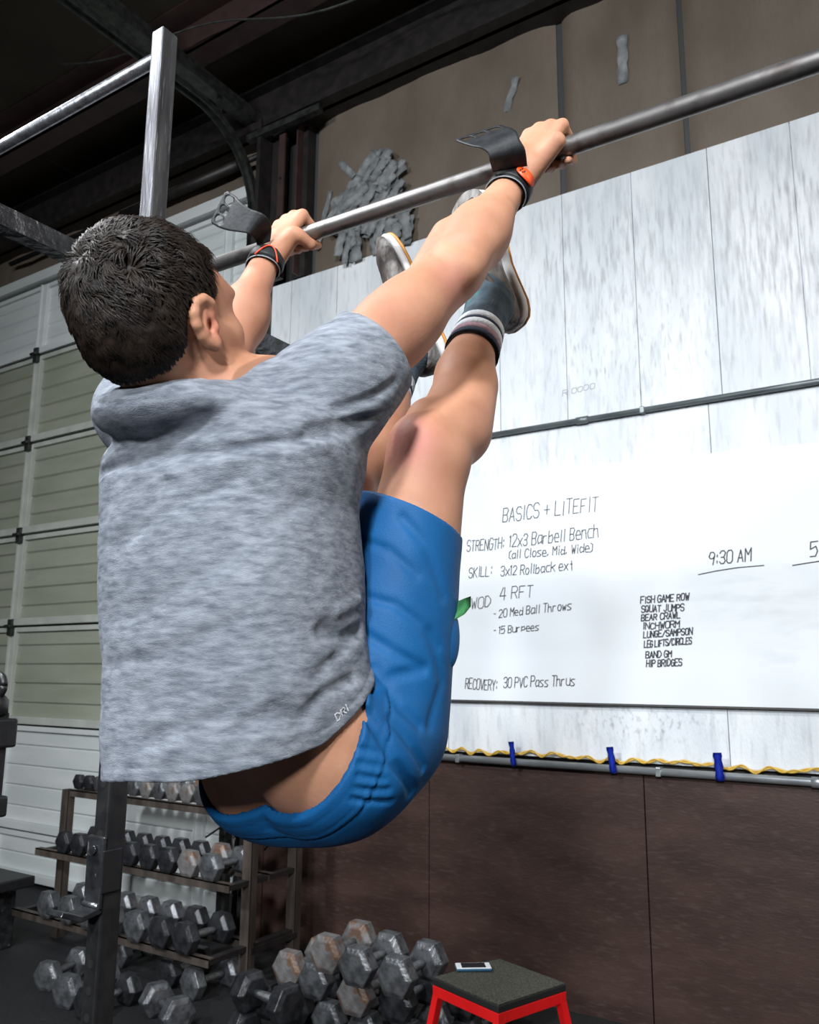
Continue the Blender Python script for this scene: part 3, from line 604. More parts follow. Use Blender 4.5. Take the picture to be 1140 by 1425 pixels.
def np_mesh(name, V, Fc):
    me = bpy.data.meshes.new(name); me.vertices.add(len(V)); me.vertices.foreach_set('co', np.ascontiguousarray(V, f32).ravel())
    me.loops.add(len(Fc) * 4); me.loops.foreach_set('vertex_index', np.ascontiguousarray(Fc, np.int32).ravel())
    me.polygons.add(len(Fc)); me.polygons.foreach_set('loop_start', np.arange(0, len(Fc) * 4, 4, dtype=np.int32))
    me.polygons.foreach_set('use_smooth', np.ones(len(Fc), bool)); me.update(calc_edges=True); me.validate(); return me

# joints, in metres
RW_, RE, RS = (-.589, 1.208, 2.425), (-.613, 1.057, 2.217), (-.700, .890, 2.00)
LW_, LE, LS = (-1.147, 1.200, 2.442), (-1.143, 1.096, 2.200), (-1.060, .885, 2.02)
RH, RK, RA = (-.745, 1.05, 1.525), (-.672, 1.090, 1.935), (-.709, 1.356, 2.292)
LH, LK, LA = (-.925, 1.08, 1.50), (-.895, 1.145, 1.925), (-.900, 1.358, 2.236)
def lerp(a, b, t): return tuple(a[i] + (b[i] - a[i]) * t for i in range(3))
def add(a, *b): return tuple(a[i] + b[i] for i in range(3))
# head frame: tipped back 30 degrees
HC = np.array((-.858, .705, 2.040)); HT = math.radians(30); HF = np.array((0, math.cos(HT), math.sin(HT))); HU = np.array((0, -math.sin(HT), math.cos(HT))); HX = np.array((1., 0, 0)); HY_ = math.radians(7); _r = np.array(((math.cos(HY_), -math.sin(HY_), 0), (math.sin(HY_), math.cos(HY_), 0), (0, 0, 1))); HF, HU, HX = _r @ HF, _r @ HU, _r @ HX
HR = np.stack([HX, HF, HU], 1)
def hp(x, f, u): return tuple(HC + HX * x + HF * f + HU * u)

def g_rarm(p):
    d = rc(p, RS, lerp(RS, RE, .55), .060, .050)
    d = smin(d, rc(p, lerp(RS, RE, .45), RE, .052, .043), .03)
    d = smin(d, rc(p, add(lerp(RS, RE, .30), .012, -.024, 0), add(lerp(RS, RE, .80), .012, -.018, 0), .036, .026), .03)   # triceps
    d = smin(d, rc(p, add(lerp(RS, RE, .35), -.02, .018, .012), add(lerp(RS, RE, .85), -.012, .012, .0), .036, .028), .03)   # biceps
    d = smin(d, rc(p, RE, lerp(RE, RW_, .42), .040, .043), .03)
    d = smin(d, rc(p, lerp(RE, RW_, .35), lerp(RE, RW_, 1.0), .044, .0275), .04)
    d = smin(d, rc(p, add(lerp(RS, RE, .84), -.036, -.002, .014), add(lerp(RE, RW_, .30), -.032, -.018, .010), .022, .031), .010)  # outer forearm muscle
    d = smin(d, rc(p, add(RE, .028, -.022, -.016), add(lerp(RE, RW_, .62), .016, -.008, -.002), .027, .024), .02)    # ulnar side
    d = smin(d, el(p, add(RE, .016, -.036, -.012), (.019, .018, .022)), .014)
    d = d + .004 * np.exp(-(seg_dist(p, [add(RE, -.020, -.040, .045), add(RE, -.004, -.050, .0), add(RE, -.012, -.045, -.04)]) / .010) ** 2)     # point of the elbow
    return d
def g_larm(p):
    d = rc(p, LS, LE, .058, .042)
    d = smin(d, rc(p, LE, lerp(LE, LW_, .4), .043, .048), .03)
    d = smin(d, rc(p, lerp(LE, LW_, .35), LW_, .043, .027), .04)
    d = smin(d, rc(p, add(lerp(LE, LW_, .08), .020, -.012, 0), add(lerp(LE, LW_, .55), .012, -.008, 0), .026, .024), .03)
    return d
def hand(p, W_, cx, sgn, bz):
    """sgn +1: index finger on the +X side (left hand)"""
    by = 1.248; d = None
    def orb(x, ang, r): a = math.radians(ang); return (x, by + r * math.cos(a), bz + r * math.sin(a))
    K = []
    for i in range(4):                      # index .. little
        x = cx + sgn * (.0325 - .0215 * i); rr = (.0096, .0098, .0094, .0084)[i]; kr = (.040, .043, .041, .036)[i]
        a = (108, 110, 112, 116)[i]; k = orb(x, a, kr); K.append(k)
        wr = add(W_, sgn * (.016 - .011 * i), .0, .006)
        m = rc(p, wr, k, .0150, rr * 1.28); d = m if d is None else smin(d, m, .012)
        j1 = orb(x + sgn * .001, 48, .0315 + rr * .2); j2 = orb(x, -22, .0275 + rr * .1); j3 = orb(x - sgn * .001, -88, .0262)
        fg = smin(smin(rc(p, k, j1, rr * 1.15, rr), rc(p, j1, j2, rr * 1.02, rr * .92), .003), rc(p, j2, j3, rr * .92, rr * .8), .003)
        fg = smin(fg, el(p, j1, (rr * 1.08,) * 3), .003)
        d = smin(d, fg, .0045)
    d = smin(d, rc(p, W_, add(lerp(W_, K[1], .55), 0, .004, -.006), .0245, .0225), .02)      # palm body
    d = smin(d, rc(p, add(W_, sgn * .014, .012, 0), orb(cx + sgn * .034, 205, .041), .019, .016), .014)   # ball of thumb
    d = smin(d, rc(p, add(W_, -sgn * .016, .010, .004), orb(cx - sgn * .03, 195, .039), .0175, .015), .014)   # heel of the hand
    t1 = orb(cx + sgn * .043, 216, .037); t2 = orb(cx + sgn * .051, 262, .031); t3 = orb(cx + sgn * .050, 312, .0285)
    th = smin(rc(p, t1, t2, .0135, .0110), rc(p, t2, t3, .0108, .0085), .004); d = smin(d, th, .008)
    bar = np.sqrt((p[:, 1] - by) ** 2 + (p[:, 2] - bz) ** 2) - .0168
    return smax(d, -bar, .002)
def g_rhand(p): return hand(p, RW_, -.531, -1, 2.4955)
def g_lhand(p): return hand(p, LW_, -1.115, 1, 2.5050)
def g_head(p):
    d = el(p, hp(0, -.012, .036), (.0775, .098, .086), HR)
    d = smin(d, el(p, hp(0, -.042, .012), (.064, .055, .062), HR), .03)
    d = smin(d, el(p, hp(0, .036, -.025), (.066, .060, .082), HR), .03)
    d = smin(d, el(p, hp(0, .045, .045), (.066, .058, .062), HR), .02)      # forehead
    d = smin(d, el(p, hp(0, .058, -.075), (.040, .042, .035), HR), .035)      # jaw and chin
    for s in (-1, 1):
        d = smin(d, el(p, hp(s * .034, .088, .032), (.034, .015, .012), HR), .014)    # brow
        d = smin(d, el(p, hp(s * .046, .066, -.022), (.022, .024, .020), HR), .02)    # cheek
        d = smin(d, el(p, hp(s * .047, .058, -.020), (.030, .036, .036), HR), .02); d = smin(d, el(p, hp(s * .047, .054, .035), (.028, .036, .034), HR), .02)
        d = smax(d, -el(p, hp(s * .033, .104, .012), (.018, .014, .010), HR), .012)   # socket
        d = smin(d, el(p, hp(s * .033, .084, .012), (.0135, .0125, .0125), HR), .003)  # eye
        d = smin(d, rc(p, hp(s * .058, .02, -.07), hp(s * .03, .06, -.088), .020, .018), .03)
    d = smin(d, rc(p, hp(0, .092, .018), hp(0, .110, -.022), .008, .011), .012)      # nose
    d = smin(d, el(p, hp(.011, .106, -.028), (.009, .010, .007), HR), .006); d = smin(d, el(p, hp(-.011, .106, -.028), (.009, .010, .007), HR), .006)
    d = smin(d, el(p, hp(0, .094, -.052), (.022, .011, .005), HR), .006); d = smin(d, el(p, hp(0, .093, -.062), (.019, .011, .006), HR), .005)
    d = smax(d, -el(p, hp(0, .108, -.057), (.020, .010, .0012), HR), .004)
    d = smin(d, rc(p, hp(0, -.018, -.03), (-.88, .81, 1.94), .057, .057), .025)    # neck
    d = smin(d, rc(p, hp(.03, .01, -.05), (-.81, .84, 1.905), .032, .045), .03)
    d = smin(d, rc(p, hp(-.03, .01, -.05), (-.95, .84, 1.93), .034, .045), .03)
    return d
def g_ear(p, s=1):
    """rim, inner fold, bowl and lobe, pinned to the side of the head"""
    EX = HX * s * .90 - HF * .42; EX = EX / np.linalg.norm(EX); EF = np.cross(HU, EX) * s; EF = EF / np.linalg.norm(EF); ER = np.stack([EX, EF, HU], 1)
    o = HC + HX * s * .0765 + HF * -.004 + HU * .000
    def e(x, f, u): return tuple(o + EX * x + EF * f + HU * u)
    d = el(p, e(.007, -.003, .002), (.008, .0165, .029), ER)
    pts = [(.008, .011, .014), (.011, .010, .025), (.014, .001, .0320), (.016, -.011, .0295), (.018, -.019, .017), (.018, -.020, .002), (.015, -.015, -.013), (.012, -.008, -.023), (.010, .001, -.029)]
    for a, b in zip(pts[:-1], pts[1:]): d = smin(d, rc(p, e(*a), e(*b), .0046, .0046), .009)
    d = smin(d, el(p, e(.010, .002, -.024), (.0058, .0095, .0105), ER), .006)
    d = smin(d, rc(p, e(.013, -.004, .017), e(.014, -.008, -.008), .0036, .0036), .006)
    d = smin(d, el(p, e(.009, .0095, -.006), (.0055, .0045, .007), ER), .004)
    d = smax(d, -el(p, e(.0150, .0005, -.002), (.0075, .0050, .0085), ER), .003)
    d = smin(d, rc(p, e(-.008, -.004, .016), e(-.008, -.004, -.016), .014, .012), .008)
    return d
def g_torso(p):
    d = el(p, (-.868, .850, 1.86), (.165, .112, .19))
    d = smin(d, el(p, (-.868, .835, 1.93), (.180, .095, .10)), .05)
    d = smin(d, rc(p, (-.86, .865, 1.80), (-.835, .885, 1.60), .128, .118), .05)
    d = smin(d, el(p, (-.835, .90, 1.565), (.150, .115, .10)), .05)
    d = smin(d, el(p, (-.835, 1.0, 1.50), (.165, .115, .105)), .06)
    for b, w, in ((RH, 1), (LH, -1)): d = smin(d, el(p, add(b, -.01 * w, -.07, -.035), (.10, .10, .10)), .04)
    d = smin(d, rc(p, (-.80, .845, 1.955), add(RS, 0, 0, -.005), .056, .062), .04); d = smin(d, rc(p, (-.94, .845, 1.965), LS, .056, .062), .04)
    gr = (p[:, 0] + .835); d = d + .005 * np.exp(-(gr / .014) ** 2) * (p[:, 1] < .93)        # furrow along the spine
    return d
def leg(p, H_, K_, A_, s):
    d = rc(p, H_, lerp(H_, K_, .5), .094, .080); d = smin(d, rc(p, lerp(H_, K_, .4), lerp(H_, K_, .97), .080, .055), .04)
    sh = np.array(A_) - np.array(K_); sh = sh / np.linalg.norm(sh)
    fr = np.array((-.35 * s, -.75, .6)); fr = fr - sh * (fr @ sh); fr /= np.linalg.norm(fr)          # front of the shin and knee
    kn = tuple(np.array(K_) + fr * .030); d = smin(d, rc(p, K_, lerp(K_, A_, .10), .055, .054), .03); d = smin(d, el(p, kn, (.042, .038, .042)), .02)
    d = smin(d, el(p, tuple(np.array(K_) + sh * .055 + fr * .040), (.026, .024, .028)), .018)
    d = smin(d, rc(p, tuple(np.array(lerp(H_, K_, .6)) + fr * .012), tuple(np.array(K_) + fr * .020), .062, .046), .03)
    c0 = np.array(K_) + sh * .09 - fr * .026; c1 = np.array(K_) + sh * .20 - fr * .020
    d = smin(d, rc(p, tuple(c0), tuple(c1), .058, .050), .04)
    d = smin(d, rc(p, tuple(np.array(K_) + sh * .05), tuple(np.array(K_) + sh * .25), .042, .036), .03)
    d = smin(d, rc(p, lerp(K_, A_, .5), A_, .044, .036), .03)
    d = smin(d, rc(p, tuple(np.array(lerp(H_, K_, .55)) - fr * .02), tuple(np.array(lerp(H_, K_, .98)) - fr * .020), .05, .024), .02)   # hamstring cord
    return d
def g_rleg(p): return leg(p, RH, RK, RA, 1)
def g_lleg(p): return leg(p, LH, LK, LA, .3)
body = group_sdf([((-.86, .90, 1.40), (-.52, 1.50, 2.36), g_rleg), ((-1.04, .95, 1.38), (-.78, 1.55, 2.36), g_lleg),
                  ((-1.16, .65, 1.34), (-.60, 1.12, 2.12), g_torso), ((-1.15, .56, 1.86), (-.74, .95, 2.26), g_head), ((-.80, .80, 1.92), (-.50, 1.27, 2.47), g_rarm), ((-1.22, .80, 1.92), (-1.0, 1.27, 2.47), g_larm)], .022)
def body_all(p):
    d = body(p)
    # under the cloth the body is kept a little smaller than the garment
    m = (p[:, 2] < 1.94) & (p[:, 2] > hem_z(p) + .012) & (p[:, 1] < .955) & (d < .02)
    if m.any(): d[m] = np.maximum(d[m], shirt_out(p[m]) + .014)
    m = (p[:, 2] >= 1.94) & (p[:, 2] < 2.08) & (p[:, 1] > .755) & (p[:, 1] < .99) & (d < .02)
    if m.any():
        q = p[m]; nl = np.array(LE) - np.array(LS); nl = nl / np.linalg.norm(nl)
        ok = ((np.abs(q[:, 0] + .858) > .085) | (q[:, 2] < 1.95)) & (rc(q, hp(0, -.02, 0), (-.88, .80, 1.95), .085, .085) > 0) & ((q - SLC) @ SLN < -.015) & ((q - np.array(lerp(LS, LE, .42))) @ nl < -.015)
        dm = d[m]; dm[ok] = np.maximum(dm[ok], shirt_out(q[ok]) + .012); d[m] = dm
    m = (p[:, 2] < 1.785) & (waist_w(p) > .012) & (d < .02)
    if m.any(): d[m] = np.maximum(d[m], shorts_out(p[m]) + .008 + .008 * np.clip((waist_w(p[m]) - .02) / .05, 0, 1))
    for lo, hi, g in (((-.65, 1.15, 2.38), (-.45, 1.32, 2.57), g_rhand), ((-1.21, 1.15, 2.38), (-1.03, 1.32, 2.57), g_lhand)):
        m = np.all((p > A(*lo)) & (p < A(*hi)), axis=1)
        if m.any(): d[m] = smin(d[m], g(p[m]), .008)
    m = np.all((p > A(*hp(.05, -.05, -.05)) - .03) & (p < A(*hp(.11, .05, .05)) + .03), axis=1)
    if m.any(): d[m] = smin(d[m], g_ear(p[m], 1), .003)
    m = np.all((p > A(*hp(-.11, -.05, -.05)) - .03) & (p < A(*hp(-.05, .05, .05)) + .03), axis=1)
    if m.any(): d[m] = smin(d[m], g_ear(p[m], -1), .003)
    return d
# ---------------------------------------------------------------- clothing as thin shells round the body
PZ = np.array([1.40, 1.42, 1.50, 1.58, 1.66, 1.74, 1.82, 1.88, 1.93, 1.98], f32)
PX = np.array([-.881, -.8808, -.8791, -.8732, -.8766, -.880, -.8857, -.8791, -.876, -.876], f32)
PY = np.array([.885, .885, .885, .885, .88, .875, .87, .86, .858, .852], f32)
PA = np.array([.160, .163, .180, .198, .1966, .1981, .2015, .2142, .218, .205], f32)
PB = np.array([.145, .145, .145, .148, .150, .150, .147, .140, .130, .108], f32)
SLC = np.array((-.672, .938, 2.052)); SLN = np.array((.42, .56, .71)); SLN = SLN / np.linalg.norm(SLN)      # right sleeve end
def shirt_out(p):
    z = p[:, 2]; a = np.interp(z, PZ, PA); b = np.interp(z, PZ, PB); x = p[:, 0] - np.interp(z, PZ, PX); y = p[:, 1] - np.interp(z, PZ, PY)
    q = ((np.abs(x) / a) ** 2.4 + (np.abs(y) / b) ** 2.4) ** (1 / 2.4) + 1e-6
    d = (np.sqrt(x * x + y * y) * (1 - 1 / q)).astype(f32)
    d = smax(d, (z - 1.955).astype(f32), .05)
    d = smin(d, rc(p, (-.80, .845, 1.955), add(RS, .0, .0, -.002), .066, .076), .03); d = smin(d, rc(p, (-.93, .83, 1.985), add(LS, -.012, -.02, -.01), .068, .082), .03)
    d = smin(d, el(p, (-.880, .800, 1.975), (.105, .070, .050)), .04)
    s = rc(p, add(RS, 0, .0, -.004), lerp(RS, RE, .58), .076, .068); s = smax(s, ((p - SLC) @ SLN).astype(f32), .004)
    l = rc(p, add(LS, -.010, -.012, -.005), lerp(LS, LE, .58), .080, .070); nl = np.array(LE) - np.array(LS); nl /= np.linalg.norm(nl)
    l = smax(l, ((p - np.array(lerp(LS, LE, .42))) @ nl).astype(f32), .004)
    d = smin(smin(d, s, .035), l, .035)
    d = smin(d, el(p, (-.880, .785, 1.945), (.135, .128, .050)), .025)      # cloth lifted by the neck and the raised shoulders
    d = smin(d, rc(p, (-.90, .760, 1.972), (-1.04, .80, 1.99), .042, .036), .02)
    m = p[:, 2] < 1.75
    if m.any(): d[m] = smin(d[m], g_torso(p[m]) - .007, .012)
    return d
def hem_z(p): return 1.455 + .06 * (p[:, 0] + 1.03) + 1.25 * np.maximum(p[:, 1] - .72, 0) * np.maximum(p[:, 0] + .9, 0) + .55 * np.maximum(p[:, 1] - .865, 0)
def seg_dist(p, pts):
    d = np.full(len(p), 9, f32)
    for a, b in zip(pts[:-1], pts[1:]):
        a = A(*a); ba = A(*b) - a; h = np.clip(((p - a) @ ba) / (ba @ ba), 0, 1)
        q = p - a - h[:, None] * ba; d = np.minimum(d, np.sqrt((q * q).sum(1)))
    return d
SHN = np.array((.20, .92, -.30)); SHN /= np.linalg.norm(SHN); SHB = np.array((-.782, .902, 1.422))
def waist_w(p): return ((p - SHB) @ SHN + .9 * np.maximum(p[:, 2] - 1.58, 0)).astype(f32)
def shorts_out(p):
    d = el(p, (-.835, .995, 1.50), (.178, .130, .120))
    for b, w in ((RH, 1), (LH, -1)): d = smin(d, el(p, add(b, -.01 * w, -.07, -.035), (.112, .112, .112)), .04)
    d = smin(d, rc(p, (-.835, .94, 1.53), (-.835, 1.0, 1.50), .130, .13), .05)
    k = np.clip(waist_w(p) / .07, 0, 1); m = (k < 1) & (d < .06) & (p[:, 2] < 1.62)
    if m.any(): d[m] = d[m] * k[m] + (g_torso(p[m]) - .009) * (1 - k[m])
    for H_, K_, t in ((RH, RK, .76), (LH, LK, .56)):
        l = rc(p, H_, add(lerp(H_, K_, .80), -.012, -.008, 0), .108, .082); n = np.array(K_) - np.array(H_); n /= np.linalg.norm(n)
        n2 = n + np.array((.20, .13, 0)); n2 /= np.linalg.norm(n2)
        l = smax(l, ((p - np.array(lerp(H_, K_, t))) @ n2).astype(f32), .003); d = smin(d, l, .03)
    return d
# creases of the shirt and the shorts, in metres
SHC = {'shelf': [(-1.04, .755, 1.882), (-.894, .72, 1.879), (-.773, .732, 1.875), (-.693, .777, 1.885), (-.662, .838, 1.908), (-.647, .873, 1.926)], 'hollow': [(-1.03, .76, 1.945), (-.969, .734, 1.927), (-.873, .724, 1.907), (-.788, .732, 1.913)],
       'rB': [(-1.082, .786, 1.974), (-.93, .733, 1.941), (-.856, .73, 1.953), (-.807, .732, 1.984)], 'gB': [(-1.055, .776, 2.001), (-.939, .738, 1.961), (-.869, .728, 1.97)], 'rC': [(-.845, .722, 1.852), (-.746, .744, 1.862), (-.669, .818, 1.885)],
       'sl1': [(-.633, .925, 1.956), (-.652, .856, 1.925), (-.676, .797, 1.904)], 'sl2': [(-.612, .907, 1.99), (-.632, .86, 1.954), (-.657, .831, 1.937)], 'seam': [(-.663, .812, 2.022), (-.659, .813, 1.981)],
       'pk': [(-.682, .846, 1.653), (-.679, .881, 1.642), (-.684, .926, 1.655)], 'pk2': [(-.68, .87, 1.68), (-.684, .919, 1.698)], 'lr1': [(-.697, .822, 1.543), (-.679, .85, 1.576), (-.676, .901, 1.594)], 'lr2': [(-.744, .769, 1.536), (-.711, .794, 1.553), (-.695, .829, 1.541)], 'lr3': [(-.682, .833, 1.598), (-.678, .884, 1.63)],
       'dl': [(-.952, .729, 1.767), (-.815, .728, 1.812), (-.748, .748, 1.836)], 'dl2': [(-.914, .73, 1.67), (-.772, .741, 1.728), (-.694, .809, 1.813)], 'dl3': [(-.971, .746, 1.605), (-.81, .737, 1.632), (-.746, .756, 1.666)], 'ml': [(-.881, .739, 1.517), (-.772, .753, 1.546), (-.73, .77, 1.58)]}
SHA = {'shelf': (.009, .008), 'hollow': (.006, .026), 'rB': (-.010, .008), 'gB': (.008, .008), 'rC': (-.004, .008), 'sl1': (.007, .007), 'sl2': (.006, .007), 'seam': (.005, .004), 'pk': (.013, .010), 'pk2': (-.005, .008), 'lr1': (.008, .008), 'lr2': (.008, .010), 'lr3': (.006, .008), 'dl': (.0035, .011), 'dl2': (.0035, .012), 'dl3': (.003, .012), 'ml': (.004, .012)}
SOC = {'c1': [(-.705, .97, 1.706), (-.667, .983, 1.695), (-.638, 1.012, 1.666), (-.628, 1.039, 1.639)], 'c2': [(-.705, .963, 1.655), (-.668, .977, 1.632), (-.638, 1.013, 1.608)], 'c3': [(-.682, .942, 1.579), (-.663, .978, 1.598), (-.638, 1.013, 1.607)], 'c4': [(-.679, .919, 1.557), (-.658, .931, 1.529), (-.644, .95, 1.488), (-.654, 1.012, 1.44)],
       'c5': [(-.665, .996, 1.821), (-.635, 1.016, 1.78), (-.623, 1.046, 1.71)], 'c6': [(-.651, .939, 1.466), (-.669, .908, 1.472)], 'c7': [(-.652, .949, 1.452), (-.674, .908, 1.456)], 'c8': [(-.656, .963, 1.436), (-.68, .909, 1.443)], 'c6b': [(-.647, .935, 1.482), (-.667, .906, 1.488)], 'c6c': [(-.648, .932, 1.500), (-.668, .905, 1.506)],
       'c9': [(-.653, .956, 1.542), (-.637, .985, 1.504), (-.64, 1.017, 1.474)], 'c10': [(-.686, .961, 1.608), (-.65, .978, 1.556), (-.638, 1.003, 1.531)], 'c11': [(-.632, 1.023, 1.658), (-.63, 1.053, 1.589), (-.635, 1.026, 1.53)], 'c12': [(-.728, .987, 1.792), (-.681, .984, 1.774), (-.645, 1.004, 1.738)]}
SOA = {'c1': (.004, .007), 'c2': (.005, .007), 'c3': (.009, .007), 'c4': (.011, .007), 'c5': (.004, .008), 'c6': (.004, .0042), 'c7': (.004, .0042), 'c8': (.004, .0042), 'c6b': (.004, .0042), 'c6c': (.004, .0042), 'c9': (.007, .006), 'c10': (.006, .007), 'c11': (.004, .008), 'c12': (.003, .007)}
def creases(p, C_, A_):
    d = np.zeros(len(p), f32)
    for k, pts in C_.items():
        am, w = A_[k]; P_ = np.array(pts); m = np.all((p > P_.min(0) - 3 * w) & (p < P_.max(0) + 3 * w), axis=1)
        if m.any():
            s = seg_dist(p[m], pts); d[m] += 1.25 * am * np.exp(-(s / w) ** 2)
    return d
def collar_z(p): return 1.986 - .12 * (p[:, 0] + .933) + .66 * (p[:, 1] - .70)
def shirt_full(p):
    d = shirt_out(p); near = np.abs(d) < .05; q = p[near]
    if len(q):
        f = creases(q, SHC, SHA)
        w = np.stack([q[:, 0] * 5 + q[:, 2] * 4, q[:, 1] * 6, q[:, 2] * 17 - q[:, 0] * 9], 1); w[:, 2] += vnoise(q * 6, 5) * 1.2
        f += .0052 * vnoise(w, 3) + .0012 * vnoise(w * 2.3, 9)
        low = np.clip((1.66 - q[:, 2]) / .2, 0, 1) * np.clip((q[:, 0] + .95) / .2, 0, 1)
        w2 = np.stack([q[:, 0] * 7 - q[:, 2] * 7, q[:, 1] * 5, q[:, 2] * 13 + q[:, 0] * 13], 1); f += .0042 * low * vnoise(w2, 12)
        hz = q[:, 2] - hem_z(q) - .018; f += .0012 * np.exp(-(hz / .0022) ** 2)
        f += .0016 * np.exp(-((collar_z(q) - .017 - q[:, 2]) / .0022) ** 2) * (q[:, 2] > 1.89) * (np.abs(q[:, 0] + .85) < .14)
        d[near] += f
    return d
def shirt_shell(p):
    d0 = shirt_out(p); d = shirt_full(p); t = np.clip((p[:, 2] - hem_z(p)) / .05, 0, 1)
    th = .0075 + .018 * t
    s = smax(d, -(d0 + th), .001)
    s = smax(s, (hem_z(p) - p[:, 2]).astype(f32) + .0015 * np.sin(p[:, 0] * 40).astype(f32), .002)
    # neckline: cut where the neck comes out
    nk = rc(p, hp(0, -.020, .0), (-.88, .80, 1.95), .105, .095)
    s = smax(s, -smax(nk, (collar_z(p) - p[:, 2]).astype(f32), .002), .003)
    # sleeve mouths stay open round the arms
    n = np.array(RE) - np.array(RS); L_ = np.linalg.norm(n); n /= L_
    ra = rc(p, lerp(RS, RE, .18), lerp(RS, RE, 1.1), .064, .056); s = np.where((p - np.array(lerp(RS, RE, .15))) @ n > 0, smax(s, -ra, .002), s)
    n = np.array(LE) - np.array(LS); n /= np.linalg.norm(n)
    la = rc(p, lerp(LS, LE, .18), lerp(LS, LE, 1.1), .068, .060); s = np.where((p - np.array(lerp(LS, LE, .15))) @ n > 0, smax(s, -la, .002), s)
    return s.astype(f32)
def shorts_full(p):
    d = shorts_out(p); near = np.abs(d) < .04; q = p[near]
    if len(q):
        f = creases(q, SOC, SOA)
        w = np.stack([q[:, 0] * 8 + q[:, 2] * 5, q[:, 1] * 12 + q[:, 2] * 6, q[:, 2] * 10 - q[:, 1] * 10], 1)
        f += .0026 * vnoise(w, 21) + .0010 * vnoise(w * 2.2, 22)
        b = waist_w(q); f += -.0022 * (b < .040) + .0016 * np.exp(-((b - .042) / .003) ** 2) + .0008 * np.exp(-((b - .012) / .0018) ** 2) + .0008 * np.exp(-((b - .030) / .0018) ** 2)
        d[near] += f
    return d
def shorts_shell(p):
    d0 = shorts_out(p); d = shorts_full(p); w = waist_w(p)
    t = np.clip((w - .004) / .018, 0, 1) * np.clip((1.818 - p[:, 2]) / .02, 0, 1)
    s = smax(d, -(d0 + .0065 + .014 * t), .001)
    s = smax(s, -w, .002)
    s = np.where(p[:, 2] > hem_z(p) - .012, smax(s, -(shirt_out(p) + .0045), .002), s)
    for H_, K_, t in ((RH, RK, .76), (LH, LK, .56)):
        n = np.array(K_) - np.array(H_); n /= np.linalg.norm(n); c = p - np.array(lerp(H_, K_, t - .12)); i = rc(p, lerp(H_, K_, .2), add(lerp(H_, K_, 1.0), -.01, -.006, 0), .090, .068)
        s = np.where(c @ n > 0, smax(s, -i, .002), s)
    return s.astype(f32)

# ---------------------------------------------------------------- materials of the figure
def redder(cs):
    def f(nt, tc, out):
        N, Lk = nt.nodes, nt.links
        for c, r, colr, amt in cs:
            sp = N.new('ShaderNodeVectorMath'); sp.operation = 'DISTANCE'; sp.inputs[1].default_value = c; Lk.new(tc.outputs['Object'], sp.inputs[0])
            m2 = N.new('ShaderNodeMapRange'); m2.interpolation_type = 'SMOOTHSTEP'; m2.inputs[1].default_value = r; m2.inputs[2].default_value = r * .2; m2.inputs[4].default_value = amt; Lk.new(sp.outputs['Value'], m2.inputs[0])
            mx = N.new('ShaderNodeMix'); mx.data_type = 'RGBA'; mx.inputs['B'].default_value = (*colr, 1); Lk.new(m2.outputs[0], mx.inputs['Factor']); Lk.new(out, mx.inputs['A']); out = mx.outputs['Result']
        return out
    return f
pink = (.50, .20, .16); tan = (.34, .19, .10)
M['skin'] = mat('skin', (.43, .205, .120), (.52, .262, .165), rough=.60, spec=.32, scale=16, bump=.06, bscale=160, sss=.10, extra=chain(overlay((.40, .18, .13), 6, (1, 1, 1), .48, .72, .5),
    redder([((-.60, 1.01, 2.165), .055, pink, .55), ((-.672, 1.02, 1.945), .065, (.58, .22, .18), .75), (lerp(RS, RE, .35), .10, pink, .35), (tuple(HC + HX * .08), .035, (.60, .20, .14), .6), ((-.84, .90, 1.50), .16, (.42, .21, .13), .5), (add(RE, .03, -.03, .03), .03, (.36, .26, .20), .5)]),
    overlay((.20, .10, .06), 140, (1, 1, 1), .74, .80, .6)))
M['shirt'] = mat('heather_grey_jersey', (.120, .138, .170), (.300, .328, .375), rough=.88, scale=55, stretch=(.55, .9, 2.4), bump=.3, bscale=420, spec=.2, lo=.30, hi=.70, extra=chain(overlay((.34, .365, .41), 130, (.4, .8, 2.4), .55, .75, .6), overlay((.13, .15, .18), 110, (.4, .8, 2.6), .58, .78, .6)))
M['shorts'] = mat('blue_shorts_fabric', (.003, .080, .235), (.005, .102, .29), rough=.62, scale=9, bump=.15, bscale=500, spec=.3)
M['green'] = mat('green_pocket_lining', (.10, .42, .16), (.14, .52, .22), rough=.7)
M['hair'] = mat('dark_brown_hair', (.006, .0042, .0035), (.024, .016, .012), rough=.5, scale=60, spec=.22)
M['sock'] = mat('slate_sock', (.030, .050, .070), (.065, .095, .12), rough=.9, scale=45, bump=.4, bscale=300, extra=overlay((.03, .16, .15), 20, (1, 1, 1), .62, .70, .7))
M['sock_white'] = mat('white_sock_stripe', (.60, .64, .68), (.72, .75, .78), rough=.9, scale=60, bump=.4, bscale=300)
M['sock_navy'] = mat('navy_sock_stripe', (.015, .025, .05), rough=.9)
M['sock_pink'] = mat('mauve_sock_stripe', (.24, .15, .18), (.40, .26, .30), rough=.9, scale=180)
M['shoe'] = mat('grey_brown_knit_shoe', (.055, .045, .040), (.26, .25, .24), rough=.7, scale=45, stretch=(1, 1, .35), bump=.5, bscale=160, lo=.38, hi=.66)
M['shoe_dark'] = mat('dark_brown_suede', (.035, .026, .022), (.07, .052, .045), rough=.8, scale=40)
M['shoe_white'] = mat('white_midsole', (.58, .58, .58), (.68, .68, .68), rough=.6, scale=20)
M['gum'] = mat('gum_outsole', (.45, .19, .03), (.55, .25, .05), rough=.55)
M['leather'] = mat('black_grip_leather', (.010, .011, .013), (.020, .022, .025), rough=.55, spec=.3, scale=60, bump=.08, bscale=140)
M['leather_edge'] = mat('pale_grip_back', (.20, .24, .27), (.28, .32, .35), rough=.55, scale=50)
